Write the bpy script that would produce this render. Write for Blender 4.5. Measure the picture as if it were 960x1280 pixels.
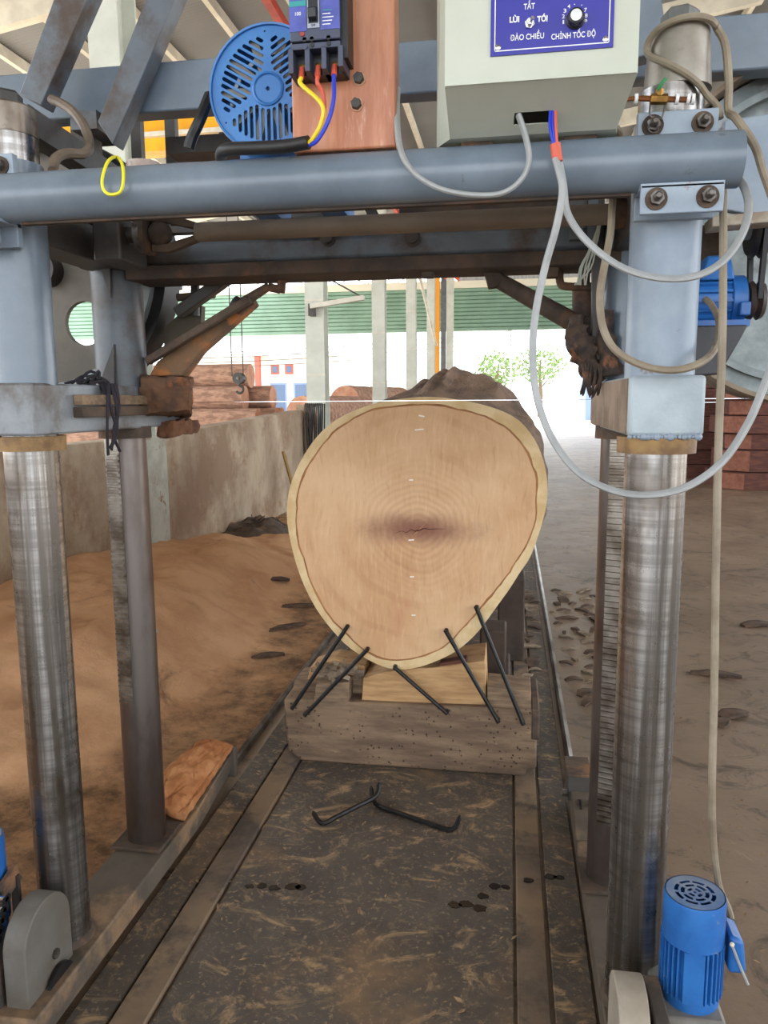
import bpy, bmesh, math, random
from mathutils import Vector, Matrix
from mathutils.geometry import delaunay_2d_cdt
from mathutils import noise as mnoise

for o in list(bpy.data.objects): bpy.data.objects.remove(o)
S = bpy.context.scene
C = S.collection
R = math.radians
rnd = random.Random(7)

# ------------------------------------------------------------------ camera
F = 960.0
CAM = Vector((0, 0, 1.5))
YAW, PIT, ROLL = R(9.3), R(8.25), R(0.4)
fw = Vector((-math.sin(YAW)*math.cos(PIT), math.cos(YAW)*math.cos(PIT), -math.sin(PIT)))
rt0 = Vector((math.cos(YAW), math.sin(YAW), 0)); up0 = rt0.cross(fw)
rt = rt0*math.cos(ROLL) - up0*math.sin(ROLL)
up = rt0*math.sin(ROLL) + up0*math.cos(ROLL)
cd = bpy.data.cameras.new('camera'); cam = bpy.data.objects.new('camera', cd); C.objects.link(cam)
cd.sensor_fit = 'HORIZONTAL'; cd.sensor_width = 36; cd.lens = 36*F/960; cd.clip_start = .05; cd.clip_end = 400
cam.matrix_world = Matrix(((rt.x, up.x, -fw.x, CAM.x), (rt.y, up.y, -fw.y, CAM.y), (rt.z, up.z, -fw.z, CAM.z), (0, 0, 0, 1)))
S.camera = cam

# ------------------------------------------------------------------ light
W = bpy.data.worlds.new('world'); S.world = W; W.use_nodes = True
bg = W.node_tree.nodes['Background']; bg.inputs[0].default_value = (.90, .95, 1.0, 1); bg.inputs[1].default_value = 3.4
sd = bpy.data.lights.new('sun_offscreen', 'SUN'); sd.energy = 6.0; sd.angle = R(3); sd.color = (1, .95, .86)
sun = bpy.data.objects.new('sun_offscreen', sd); C.objects.link(sun); sun.rotation_euler = (R(-34), R(-16), 0); sun.location = (0, 0, 30)
V = S.view_settings
V.view_transform = 'Standard'; V.look = 'None'; V.gamma = 1; V.use_curve_mapping = False; V.exposure = 0.22

# ------------------------------------------------------------------ helpers
def ray(x, y): return fw + rt*((x-480)/F) - up*((y-640)/F)
def PY(x, y, Y): d = ray(x, y); return CAM + d*(Y/d.y)
def PX(x, y, X): d = ray(x, y); return CAM + d*(X/d.x)
def PZ(x, y, Z): d = ray(x, y); return CAM + d*((Z-CAM.z)/d.z)

class MB:
    def __init__(s): s.v = []; s.f = []
    def add(s, vs, fs):
        n = len(s.v); s.v += [Vector(p) for p in vs]; s.f += [tuple(i+n for i in q) for q in fs]; return s
    def box(s, x0, x1, y0, y1, z0, z1):
        return s.add([(x0,y0,z0),(x1,y0,z0),(x1,y1,z0),(x0,y1,z0),(x0,y0,z1),(x1,y0,z1),(x1,y1,z1),(x0,y1,z1)],
                     [(0,3,2,1),(4,5,6,7),(0,1,5,4),(1,2,6,5),(2,3,7,6),(3,0,4,7)])
    def hexa(s, b, t):            # bottom quad, top quad
        return s.add(list(b)+list(t), [(0,3,2,1),(4,5,6,7),(0,1,5,4),(1,2,6,5),(2,3,7,6),(3,0,4,7)])
    def bar(s, p0, p1, w, h, upv=(0,0,1)):
        p0, p1 = Vector(p0), Vector(p1); d = (p1-p0).normalized(); a = d.cross(Vector(upv))
        if a.length < 1e-4: a = d.cross(Vector((1,0,0)))
        a.normalize(); b = a.cross(d); a = a*w/2; b = b*h/2
        return s.hexa([p0-a-b, p0+a-b, p1+a-b, p1-a-b], [p0-a+b, p0+a+b, p1+a+b, p1-a+b])
    def prism(s, pts, ext):
        pts = [Vector(p) for p in pts]; e = Vector(ext); n = len(pts)
        return s.add(pts+[p+e for p in pts], [tuple(range(n))[::-1], tuple(range(n, 2*n))]+[(i,(i+1)%n,n+(i+1)%n,n+i) for i in range(n)])
    def lathe(s, p, axis, prof, n=28, closed=False):
        p = Vector(p); d = Vector(axis).normalized(); a = d.orthogonal().normalized(); b = d.cross(a)
        vs = []; fs = []
        for (t, r) in prof:
            for k in range(n):
                th = 2*math.pi*k/n; vs.append(p+d*t+(a*math.cos(th)+b*math.sin(th))*max(r, 1e-5))
        m = len(prof)
        for i in range(m-1 if not closed else m):
            j = (i+1) % m
            for k in range(n):
                k2 = (k+1) % n; fs.append((i*n+k, i*n+k2, j*n+k2, j*n+k))
        if not closed:
            fs.append(tuple(range(n))[::-1]); fs.append(tuple(range((m-1)*n, m*n)))
        return s.add(vs, fs)
    def cyl(s, p0, p1, r0, r1=None, n=28):
        p0, p1 = Vector(p0), Vector(p1); L = (p1-p0).length
        return s.lathe(p0, p1-p0, [(0, r0), (L, r0 if r1 is None else r1)], n)
    def tube(s, pts, r, n=10, closed=False, flat=1.0):
        pts = [Vector(p) for p in pts]; m = len(pts); vs = []; fs = []; nrm = None
        for i, p in enumerate(pts):
            if closed: d = pts[(i+1) % m]-pts[i-1]
            else: d = pts[min(i+1, m-1)]-pts[max(i-1, 0)]
            d.normalize()
            if nrm is None: nrm = d.orthogonal().normalized()
            else: nrm = (nrm-d*nrm.dot(d)).normalized()
            b = d.cross(nrm); rr = r[i] if isinstance(r, (list, tuple)) else r
            for k in range(n):
                th = 2*math.pi*k/n; vs.append(p+nrm*math.cos(th)*rr+b*math.sin(th)*rr*flat)
        for i in range(m if closed else m-1):
            j = (i+1) % m
            for k in range(n):
                k2 = (k+1) % n; fs.append((i*n+k, i*n+k2, j*n+k2, j*n+k))
        if not closed: fs.append(tuple(range(n))[::-1]); fs.append(tuple(range((m-1)*n, m*n)))
        return s.add(vs, fs)
    def ball(s, c, r, sx=1, sy=1, sz=1, n=14):
        c = Vector(c); prof = [(-r*math.cos(math.pi*i/8), r*math.sin(math.pi*i/8)) for i in range(9)]
        k = len(s.v); s.lathe(c, (0,0,1), prof, n)
        for i in range(k, len(s.v)):
            d = s.v[i]-c; s.v[i] = c+Vector((d.x*sx, d.y*sy, d.z*sz))
        return s
    def holed(s, outer, holes, fn, thick):
        """flat plate with real holes; fn(u, v, w) gives a point"""
        vs = []; es = []
        for lp in [outer]+holes:
            b = len(vs); vs += [Vector(p) for p in lp]; es += [(b+i, b+(i+1) % len(lp)) for i in range(len(lp))]
        ov, oe, of, *_ = delaunay_2d_cdt(vs, es, [], 0, 1e-7)
        def inside(p, lp):
            r = False; j = len(lp)-1
            for i in range(len(lp)):
                xi, yi = lp[i]; xj, yj = lp[j]
                if (yi > p[1]) != (yj > p[1]) and p[0] < (xj-xi)*(p[1]-yi)/(yj-yi)+xi: r = not r
                j = i
            return r
        tri = []
        for t in of:
            c = sum((ov[i] for i in t), Vector((0, 0)))/len(t)
            if inside(c, outer) and not any(inside(c, h) for h in holes): tri.append(tuple(t))
        n = len(ov)
        ec = {}
        for t in tri:
            for i in range(len(t)):
                a, b = t[i], t[(i+1) % len(t)]; ec.setdefault((min(a, b), max(a, b)), []).append((a, b))
        fs = list(tri)+[tuple(i+n for i in t[::-1]) for t in tri]
        for k, l in ec.items():
            if len(l) == 1: a, b = l[0]; fs.append((b, a, a+n, b+n))
        return s.add([fn(p.x, p.y, 0) for p in ov]+[fn(p.x, p.y, thick) for p in ov], fs)
    def build(s, name, mat, parent=None, smooth=True, bevel=0, loc=None, ang=35):
        org = Vector(parent['_o']) if parent is not None else (Vector(loc) if loc is not None else Vector((0, 0, 0)))
        me = bpy.data.meshes.new(name); me.from_pydata([tuple(p-org) for p in s.v], [], s.f)
        bm = bmesh.new(); bm.from_mesh(me); bmesh.ops.recalc_face_normals(bm, faces=bm.faces); bm.to_mesh(me); bm.free()
        if smooth:
            me.shade_smooth(); me.set_sharp_from_angle(angle=R(ang))
        me.materials.append(mat)
        o = bpy.data.objects.new(name, me); C.objects.link(o)
        o['_o'] = tuple(org)
        if parent is not None: o.parent = parent
        else: o.location = org
        if bevel:
            b = o.modifiers.new('bevel', 'BEVEL'); b.width = bevel; b.segments = 2; b.limit_method = 'ANGLE'
        return o

def rough(o, lev=4, size=.04, strength=.02):
    b = o.modifiers.new('sub', 'SUBSURF'); b.subdivision_type = 'SIMPLE'; b.levels = lev; b.render_levels = lev
    tx_ = bpy.data.textures.new('lumps', 'CLOUDS'); tx_.noise_scale = size; tx_.noise_depth = 3
    d = o.modifiers.new('disp', 'DISPLACE'); d.texture = tx_; d.texture_coords = 'LOCAL'; d.strength = strength; d.mid_level = .5
    return o
def tag(o, label=None, cat=None, group=None, kind=None):
    if label: o['label'] = label
    if cat: o['category'] = cat
    if group: o['group'] = group
    if kind: o['kind'] = kind
    return o
def thing(name, label, cat, loc=(0, 0, 0), group=None):
    o = bpy.data.objects.new(name, None); C.objects.link(o); o.location = loc; o['_o'] = tuple(loc); o.empty_display_size = .05
    return tag(o, label, cat, group)
def copy_tree(o, parent=None):
    c = o.copy(); C.objects.link(c); c.parent = parent
    for ch in [x for x in o.children]: copy_tree(ch, c)
    return c
def cat_rom(pts, n=8, closed=False):
    pts = [Vector(p) for p in pts]; m = len(pts); out = []
    for i in range(m if closed else m-1):
        if closed: p0, p1, p2, p3 = pts[i-1], pts[i], pts[(i+1) % m], pts[(i+2) % m]
        else: p0, p1, p2, p3 = pts[max(i-1, 0)], pts[i], pts[i+1], pts[min(i+2, m-1)]
        for k in range(n):
            t = k/n
            out.append(.5*((2*p1)+(p2-p0)*t+(2*p0-5*p1+4*p2-p3)*t*t+(3*p1-p0-3*p2+p3)*t*t*t))
    if not closed: out.append(pts[-1])
    return out

# ------------------------------------------------------------------ materials
def srgb(r, g, b):
    f = lambda c: (c/255/12.92) if c/255 <= .04045 else ((c/255+.055)/1.055)**2.4
    return (f(r), f(g), f(b), 1)
class NT:
    def __init__(s, name):
        s.m = bpy.data.materials.new(name); s.m.use_nodes = True; s.t = s.m.node_tree; s.b = s.t.nodes['Principled BSDF']; s.tc = s.t.nodes.new('ShaderNodeTexCoord')
    def n(s, kind, **kw):
        x = s.t.nodes.new('ShaderNode'+kind)
        for k, v in kw.items(): setattr(x, k, v)
        return x
    def l(s, a, b): s.t.links.new(a, b)
    def coords(s, scale=(1, 1, 1), rot=(0, 0, 0)):
        mp = s.n('Mapping'); mp.inputs['Scale'].default_value = scale; mp.inputs['Rotation'].default_value = rot
        s.l(s.tc.outputs['Object'], mp.inputs[0]); return mp.outputs[0]
    def noise(s, scale, detail=5, rough=.55, co=None, dist=0):
        x = s.n('TexNoise'); x.inputs['Scale'].default_value = scale; x.inputs['Detail'].default_value = detail
        x.inputs['Roughness'].default_value = rough; x.inputs['Distortion'].default_value = dist
        s.l(co or s.tc.outputs['Object'], x.inputs['Vector']); return x.outputs['Fac']
    def ramp(s, src, a, b):
        x = s.n('MapRange', interpolation_type='SMOOTHSTEP'); x.inputs[1].default_value = a; x.inputs[2].default_value = b; s.l(src, x.inputs[0]); return x.outputs[0]
    def mix(s, fac, a, b):
        x = s.n('Mix', data_type='RGBA')
        if isinstance(fac, float): x.inputs[0].default_value = fac
        else: s.l(fac, x.inputs[0])
        for i, c in ((6, a), (7, b)):
            if isinstance(c, tuple): x.inputs[i].default_value = c
            else: s.l(c, x.inputs[i])
        return x.outputs[2]
    def math(s, op, a, b=0.0):
        x = s.n('Math', operation=op)
        for i, c in ((0, a), (1, b)):
            if isinstance(c, (int, float)): x.inputs[i].default_value = c
            else: s.l(c, x.inputs[i])
        return x.outputs[0]
    def sep(s, co=None):
        x = s.n('SeparateXYZ'); s.l(co or s.tc.outputs['Object'], x.inputs[0]); return x.outputs
    def finish(s, col, rough=.6, metal=0, bump=None, bstr=.3, bdist=.004, spec=.5):
        if isinstance(col, tuple): s.b.inputs['Base Color'].default_value = col
        else: s.l(col, s.b.inputs['Base Color'])
        if isinstance(rough, (int, float)): s.b.inputs['Roughness'].default_value = rough
        else: s.l(rough, s.b.inputs['Roughness'])
        s.b.inputs['Metallic'].default_value = metal; s.b.inputs['Specular IOR Level'].default_value = spec
        if bump is not None:
            x = s.n('Bump'); x.inputs['Strength'].default_value = bstr; x.inputs['Distance'].default_value = bdist
            s.l(bump, x.inputs['Height']); s.l(x.outputs[0], s.b.inputs['Normal'])
        return s.m
def mat(name, c1, c2=None, scale=6, dirt=None, dscale=3, dlo=.55, dhi=.7, rough=.6, metal=0, bump=.2, bscale=60, stretch=(1, 1, 1), spec=.5, bdist=.003, emit=None):
    t = NT(name); co = t.coords(stretch)
    col = c1
    if c2: col = t.mix(t.ramp(t.noise(scale, 6, .6, co), .35, .65), c1, c2)
    if dirt: col = t.mix(t.ramp(t.noise(dscale, 7, .65, co), dlo, dhi), col, dirt)
    return t.finish(col, rough, metal, t.noise(bscale, 4, .6, co) if bump else None, bump, bdist, spec)

GREY_BLUE = mat('grey_blue_paint', srgb(118,130,142), srgb(102,114,126), 4, srgb(70,64,60), 9, .64, .74, rough=.26, bump=.12, bscale=25)
GREY_BLUE_DIRTY = mat('grey_blue_paint_dirty', srgb(98,106,114), srgb(78,82,86), 3, srgb(72,56,44), 4, .45, .65, rough=.42, bump=.2, bscale=25)
LIGHT_BLUE = mat('light_blue_paint', srgb(150,163,176), srgb(132,146,162), 6, srgb(120,78,48), 9, .66, .74, rough=.38, bump=.25, bscale=40)
DARK_PAINT = mat('dark_grimy_steel', srgb(72,68,64), srgb(48,44,42), 5, srgb(84,62,46), 4, .5, .68, rough=.5, bump=.3, bscale=40)
GRIME = mat('sawdust_caked_steel', srgb(96,80,66), srgb(66,54,46), 9, srgb(130,92,62), 6, .52, .7, rough=.85, bump=.6, bscale=60)
RUST = mat('rusty_steel', srgb(84,68,56), srgb(60,50,44), 9, srgb(104,72,50), 7, .55, .72, rough=.85, bump=.5, bscale=70)
BLACK = mat('black_rubber', srgb(34,33,34), srgb(24,23,24), 8, rough=.5, bump=.1)
DARK_STEEL = mat('dark_forged_steel', srgb(44,42,42), srgb(30,29,30), 20, rough=.45, metal=.5, bump=.2)
BOLT = mat('bolt_steel', srgb(112,108,104), srgb(84,76,68), 40, rough=.4, metal=.7, bump=.2)
BRASS = mat('brass', srgb(170,130,64), srgb(120,86,42), 30, rough=.4, metal=.8, bump=.1)
BRASS_RING = mat('bronze_bush', srgb(160,128,82), srgb(112,84,56), 12, rough=.55, metal=.3, bump=.1)
GALV = mat('galvanised_guard', srgb(158,166,166), srgb(122,130,130), 9, srgb(86,76,66), 5, .6, .78, rough=.5, metal=.25, bump=.2, bscale=40)
BLUE = mat('blue_motor_paint', srgb(44,110,182), srgb(32,90,160), 9, srgb(132,136,144), 26, .64, .72, rough=.38, bump=.1)
BLUE_FAN = mat('blue_fan_cover_paint', srgb(62,128,196), srgb(52,112,180), 5, rough=.35, bump=.05)
YELLOW = mat('yellow_paint', srgb(242,178,14), srgb(226,160,10), 3, rough=.5, bump=.05)
YELLOW_TAPE = mat('yellow_tape', srgb(236,226,46), rough=.5, bump=0)
ORANGE = mat('orange_paint', srgb(228,150,40), rough=.6, bump=0)
RED = mat('red_paint', srgb(176,62,48), srgb(150,50,40), 4, rough=.6, bump=0)
CREAM_STEEL = mat('cream_column_paint', srgb(206,208,196), srgb(190,192,180), 2, srgb(150,138,118), 2.5, .66, .85, rough=.6, bump=.05)
PURLIN = mat('purlin_paint', srgb(222,216,200), srgb(200,194,180), 2, rough=.6, bump=0)
CREAM_BOX = mat('cream_enamel', srgb(196,200,186), srgb(186,190,174), 3, srgb(172,146,112), 7, .66, .84, rough=.42, bump=.05, bscale=120)
PANEL_BLUE = mat('panel_blue', srgb(44,42,150), rough=.35, bump=0)
WHITE = mat('white_print', srgb(240,240,240), rough=.5, bump=0)
LABEL_BLUE = mat('breaker_label_blue', srgb(86,96,178), srgb(72,80,160), 30, rough=.4, bump=0)
TEAL = mat('breaker_label_teal', srgb(48,150,150), rough=.4, bump=0)
BREAKER = mat('breaker_plastic', srgb(66,72,92), rough=.45, bump=.05)
BLACK_PLASTIC = mat('black_plastic', srgb(26,26,28), rough=.4, bump=0)
CHROME = mat('chrome', srgb(215,215,218), rough=.15, metal=1, bump=0)
CABLE = mat('grey_cable', srgb(164,166,166), srgb(148,150,150), 12, rough=.42, bump=.05)
CABLE_TAN = mat('dusty_tan_cable', srgb(152,140,120), srgb(128,114,96), 12, rough=.6, bump=.1)
HOSE = mat('brown_hose', srgb(120,106,90), srgb(92,78,66), 12, rough=.6, bump=.1)
WIRE_Y = mat('yellow_wire', srgb(236,206,40), rough=.4, bump=0)
WIRE_B = mat('blue_wire', srgb(40,60,190), rough=.4, bump=0)
WIRE_R = mat('red_wire', srgb(214,92,70), rough=.45, bump=0)
TAPE_R = mat('red_tape', srgb(206,92,68), rough=.5, bump=0)
GREEN_WIRE = mat('green_wire', srgb(40,140,80), rough=.5, bump=0)
COPPER = mat('copper', srgb(150,96,60), srgb(120,76,50), 20, rough=.4, metal=.7, bump=0)
TIMBER = mat('red_timber', srgb(104,60,46), srgb(78,42,34), 5, rough=.75, bump=.2, stretch=(1, 4, 6))
TIMBER_END = mat('red_timber_end', srgb(150,98,78), srgb(128,78,60), 10, rough=.8, bump=.2)
PLANK = mat('pale_plank', srgb(196,158,112), srgb(168,128,86), 4, srgb(130,78,54), 3, .62, .7, rough=.75, bump=.3, stretch=(1.5, 6, 12))
PLANK_GREY = mat('weathered_plank', srgb(150,126,100), srgb(112,92,74), 5, rough=.8, bump=.4, stretch=(1.5, 6, 12))
BARK_SHRED = mat('bark_shreds', srgb(160,142,120), srgb(104,88,72), 14, rough=.9, bump=.5)
CHIP = mat('bark_chip', srgb(104,82,66), srgb(66,52,43), 14, rough=.9, bump=.4)
LOGBARK = mat('yard_log_bark', srgb(184,144,120), srgb(138,104,86), 5, rough=.9, bump=.6, bscale=14, bdist=.03, stretch=(1, 3, 3))
LOGEND = mat('yard_log_end', srgb(206,156,126), srgb(184,130,102), 6, rough=.8, bump=.2)
PLASTIC_W = mat('white_plastic_scrap', srgb(190,186,180), rough=.5, bump=.2)
GLASS_D = mat('dark_window', srgb(80,100,130), rough=.2, bump=0)
SHUT_BLUE = mat('blue_shutter_paint', srgb(120,140,180), rough=.6, bump=0)
WALL_PALE = mat('pale_house_wall', srgb(235,230,220), rough=.8, bump=0)
LEAF = mat('leaf', srgb(124,150,82), srgb(104,132,68), 3, rough=.6, bump=0)
TRUNK = mat('tree_bark', srgb(120,104,86), rough=.9, bump=.3)
BOARD = mat('varnished_board', srgb(200,138,104), srgb(178,112,80), 5, srgb(214,168,142), 6, .58, .75, rough=.35, bump=.1, bscale=50, stretch=(6, 3, 1))

def m_column(lo, hi):
    t = NT('ground_steel_column'); co = t.coords((1, 1, 60)); co2 = t.coords((30, 30, .6))
    c = t.mix(t.ramp(t.noise(1.2, 4, .6, co), .35, .65), srgb(150,148,146), srgb(186,184,182))
    c = t.mix(t.ramp(t.noise(1, 4, .6, co2), .4, .62), c, srgb(112,106,100))
    c = t.mix(t.math('MULTIPLY', t.ramp(t.noise(3.2, 5, .6, t.coords((1, 1, .5))), .56, .62), .6), c, srgb(92,80,68))
    return t.finish(c, t.math('ADD', t.math('MULTIPLY', t.noise(14), .25), .16), .92, t.noise(1.5, 3, .5, t.coords((1, 1, 90))), .15, .001)
COLUMN = m_column(.35, .75)
REARCOL = mat('greasy_steel_column', srgb(120,112,108), srgb(86,74,68), 5, srgb(84,54,40), 3, .5, .7, rough=.35, metal=.75, bump=.15, bscale=50, stretch=(1, 1, .4))
RACK = mat('rack_teeth', srgb(150,144,136), srgb(96,86,76), 14, rough=.35, metal=.85, bump=.1)

def m_floor():
    t = NT('concrete_floor')
    c = t.mix(t.ramp(t.noise(.8, 8, .65), .35, .65), srgb(142,121,102), srgb(118,99,82))
    c = t.mix(t.ramp(t.noise(4, 9, .75, None, 1.4), .5, .66), c, srgb(84,69,57))
    c = t.mix(t.ramp(t.noise(2.3, 8, .75, t.coords((1, .5, 1)), 2), .62, .72), c, srgb(168,142,116))
    return t.finish(c, t.math('ADD', t.math('MULTIPLY', t.noise(3), .25), .3), 0, t.noise(30, 8, .7), .3, .005)
FLOOR = m_floor()
def m_bed():
    t = NT('sawdust_streaked_plate')
    c = t.mix(t.ramp(t.noise(3, 8, .7), .35, .65), srgb(90,82,74), srgb(68,62,58))
    c = t.mix(t.ramp(t.noise(60, 3, .7), .56, .7), c, srgb(140,120,98))
    st = t.ramp(t.noise(3.6, 9, .7, t.coords((1, 1.5, 1), (0, 0, .5)), 2.6), .52, .68)
    c = t.mix(t.math('MULTIPLY', st, .9), c, srgb(176,146,110))
    c = t.mix(t.math('MULTIPLY', t.ramp(t.noise(17, 8, .75, None, 1.0), .52, .68), .45), c, srgb(150,124,96))
    c = t.mix(t.math('MULTIPLY', t.ramp(t.noise(9, 8, .75, None, .6), .45, .3), .6), c, srgb(52,48,46))
    c = t.mix(t.math('MULTIPLY', t.ramp(t.noise(1.6, 5, .6), .52, .72), .55), c, srgb(164,130,94))
    return t.finish(c, .62, 0, t.noise(70, 6, .7), .4, .004)
BED = m_bed()
STRIP = mat('dust_packed_strip', srgb(134,112,88), srgb(98,84,72), 2.2, srgb(74,66,60), 4, .48, .62, rough=.8, bump=.5, bscale=60)
def m_sawdust():
    t = NT('sawdust')
    c = t.mix(t.ramp(t.noise(2.2, 8, .65), .35, .65), srgb(224,178,138), srgb(202,154,116))
    c = t.mix(t.ramp(t.noise(1.1, 7, .7, None, 1), .58, .72), c, srgb(138,106,82))
    z = t.sep()[2]
    th = t.ramp(t.math('ADD', z, t.math('MULTIPLY', t.math('SUBTRACT', t.noise(4, 8, .75), .5), .16)), .05, -.015)
    dirt = t.mix(t.ramp(t.noise(6, 8, .75), .42, .6), srgb(112,90,72), srgb(166,130,98))
    c = t.mix(th, c, dirt)
    return t.finish(c, .95, 0, t.noise(40, 8, .75), .6, .012, .15)
SAWDUST = m_sawdust()
SAWDUST_OR = mat('fresh_orange_sawdust', srgb(192,138,96), srgb(160,104,66), 9, rough=.95, bump=.7, bscale=90, spec=.1)
def m_wall():
    t = NT('stained_render')
    c = t.mix(t.ramp(t.noise(1.4, 8, .65, t.coords((1, 1, .6))), .35, .66), srgb(184,166,142), srgb(150,130,108))
    c = t.mix(t.math('MULTIPLY', t.ramp(t.noise(3.1, 9, .75), .52, .66), .7), c, srgb(138,104,76))
    c = t.mix(t.math('MULTIPLY', t.ramp(t.noise(.9, 8, .7), .46, .6), .7), c, srgb(128,98,74))
    return t.finish(c, .85, 0, t.noise(35, 6, .7), .3, .006)
WALLM = m_wall()
def m_roof():
    t = NT('roof_sheet')
    c = t.mix(t.ramp(t.noise(.3, 5), .3, .7), srgb(146,148,150), srgb(130,131,132))
    return t.finish(c, .5, .2)
ROOFM = m_roof()
SHUTTER = mat('green_shutter', srgb(128,158,138), srgb(116,146,126), 1, rough=.5, bump=0)
SIDING = mat('grey_siding', srgb(178,178,178), rough=.6, bump=0)
GROUND = mat('pale_yard', srgb(226,214,196), srgb(206,192,172), 1, rough=.9, bump=.2, bscale=10)
def m_block():
    t = NT('old_hardwood_block'); co = t.coords((1, 3, 6))
    c = t.mix(t.ramp(t.noise(3, 7, .65, co), .35, .65), srgb(142,118,94), srgb(104,84,68))
    v = t.n('TexVoronoi'); v.inputs['Scale'].default_value = 46; t.l(t.tc.outputs['Object'], v.inputs['Vector'])
    holes = t.math('MULTIPLY', t.ramp(v.outputs['Distance'], .24, .12), t.ramp(t.noise(4, 4), .40, .5))
    c = t.mix(t.math('MULTIPLY', holes, .85), c, srgb(44,34,28))
    c = t.mix(t.math('MULTIPLY', t.ramp(t.noise(7, 7, .75, t.coords((1, 2, 3))), .6, .68), .6), c, srgb(176,152,118))
    return t.finish(c, .8, 0, t.math('SUBTRACT', t.noise(30, 6, .7, co), holes), .6, .006)
BLOCK = m_block()
def m_heart():
    t = NT('heartwood_end_grain')
    x, y, z = t.sep()
    wob = t.math('MULTIPLY', t.math('SUBTRACT', t.noise(3, 3), .5), .09)
    r = t.math('SQRT', t.math('ADD', t.math('MULTIPLY', x, x), t.math('MULTIPLY', z, z)))
    r = t.math('ADD', r, wob)
    ring = t.math('SINE', t.math('MULTIPLY', r, 260))
    ring = t.math('ADD', t.math('MULTIPLY', ring, .5), .5)
    c = t.mix(t.ramp(t.noise(2.2, 5, .6), .3, .7), srgb(226,188,148), srgb(204,160,118))
    c = t.mix(t.math('MULTIPLY', t.math('MULTIPLY', ring, t.ramp(r, .36, .02)), .24), c, srgb(160,108,76))
    big = t.ramp(t.math('SINE', t.math('MULTIPLY', r, 46)), .6, 1)
    c = t.mix(t.math('MULTIPLY', t.math('MULTIPLY', big, t.ramp(t.noise(2.5, 4), .4, .7)), .22), c, srgb(166,108,72))
    # slanting saw marks
    wp = t.n('VectorMath', operation='ADD'); nz = t.n('TexNoise'); nz.inputs['Scale'].default_value = 3; t.l(t.tc.outputs['Object'], nz.inputs['Vector'])
    sc_ = t.n('VectorMath', operation='SCALE'); sc_.inputs['Scale'].default_value = .10; t.l(nz.outputs['Color'], sc_.inputs[0]); t.l(t.tc.outputs['Object'], wp.inputs[0]); t.l(sc_.outputs[0], wp.inputs[1])
    mp_ = t.n('Mapping'); mp_.inputs['Scale'].default_value = (70, 1, 9); mp_.inputs['Rotation'].default_value = (0, R(16), 0); t.l(wp.outputs[0], mp_.inputs[0])
    sw = t.noise(1, 5, .65, mp_.outputs[0])
    c = t.mix(t.math('MULTIPLY', t.ramp(sw, .52, .72), .3), c, srgb(238,204,168))
    c = t.mix(t.math('MULTIPLY', t.ramp(sw, .48, .3), .2), c, srgb(150,100,70))
    # purple heart stain lying along a horizontal split
    e = t.math('SQRT', t.math('ADD', t.math('POWER', t.math('MULTIPLY', x, 4.0), 2.0), t.math('POWER', t.math('MULTIPLY', z, 15), 2.0)))
    e = t.math('ADD', e, t.math('MULTIPLY', t.math('SUBTRACT', t.noise(9, 5, .7), .5), 1.3))
    c = t.mix(t.math('MULTIPLY', t.ramp(e, 1.35, .1), .85), c, srgb(124,76,66))
    # yellowish patch toward the lower right, reddish patches
    c = t.mix(t.math('MULTIPLY', t.ramp(t.noise(2.6, 4, .5, t.coords((1, 1, 1), (0, 0, 0)), .8), .6, .75), .35), c, srgb(196,134,104))
    return t.finish(c, .72, 0, sw, .12, .002, .3)
HEART = m_heart()
SAPWOOD = mat('sapwood', srgb(230,204,160), srgb(208,176,126), 7, srgb(150,112,72), 6, .62, .76, rough=.8, bump=.3, bscale=50)
CAMBIUM = mat('dark_growth_ring', srgb(140,92,54), srgb(176,124,78), 9, rough=.8, bump=.2)
def m_bark():
    t = NT('grey_brown_bark'); co = t.coords((1, .25, 1))
    c = t.mix(t.ramp(t.noise(9, 7, .65, co), .35, .65), srgb(140,112,92), srgb(92,72,60))
    return t.finish(c, .9, 0, t.noise(14, 7, .7, co), .9, .03)
BARK = m_bark()

# ================================================================== SETTING
g = MB().box(-60, 60, 38, 160, -.06, -.01); g.box(-60, -3.2, -20, 38, -.06, -.01); g.box(12, 60, -20, 38, -.06, -.01)
tag(g.build('ground', GROUND), kind='structure')
fl = MB().box(-3.2, 12, -20, 38, -.12, 0).build('floor', FLOOR); tag(fl, kind='structure')
# track bed: plates and strips let into the floor
tb = thing('track_bed', None, None, (-.4, 2, 0)); tag(tb, kind='structure')
def slab(nm, x0, x1, h, m=BED): return MB().box(x0, x1, .2, 13, -.02, h).build(nm, m, tb, bevel=.004)
slab('bed_plate', -.836, .034, .012)
slab('strip', -.932, -.846, .020, STRIP)
slab('strip', .042, .122, .018, STRIP)
slab('bed_plate', -1.045, -.942, .012)
slab('bed_plate', .132, .232, .012)
for x in (-1.112, .27):
    r = MB().prism([(x-.016, .6, 0), (x+.016, .6, 0), (x+.013, .6, .024), (x-.004, .6, .033), (x-.013, .6, .024)], (0, 15, 0))
    r.build('rail', mat('rail_steel', srgb(150,146,140), srgb(96,88,80), 5, rough=.3, metal=.8, bump=.1), tb)
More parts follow.
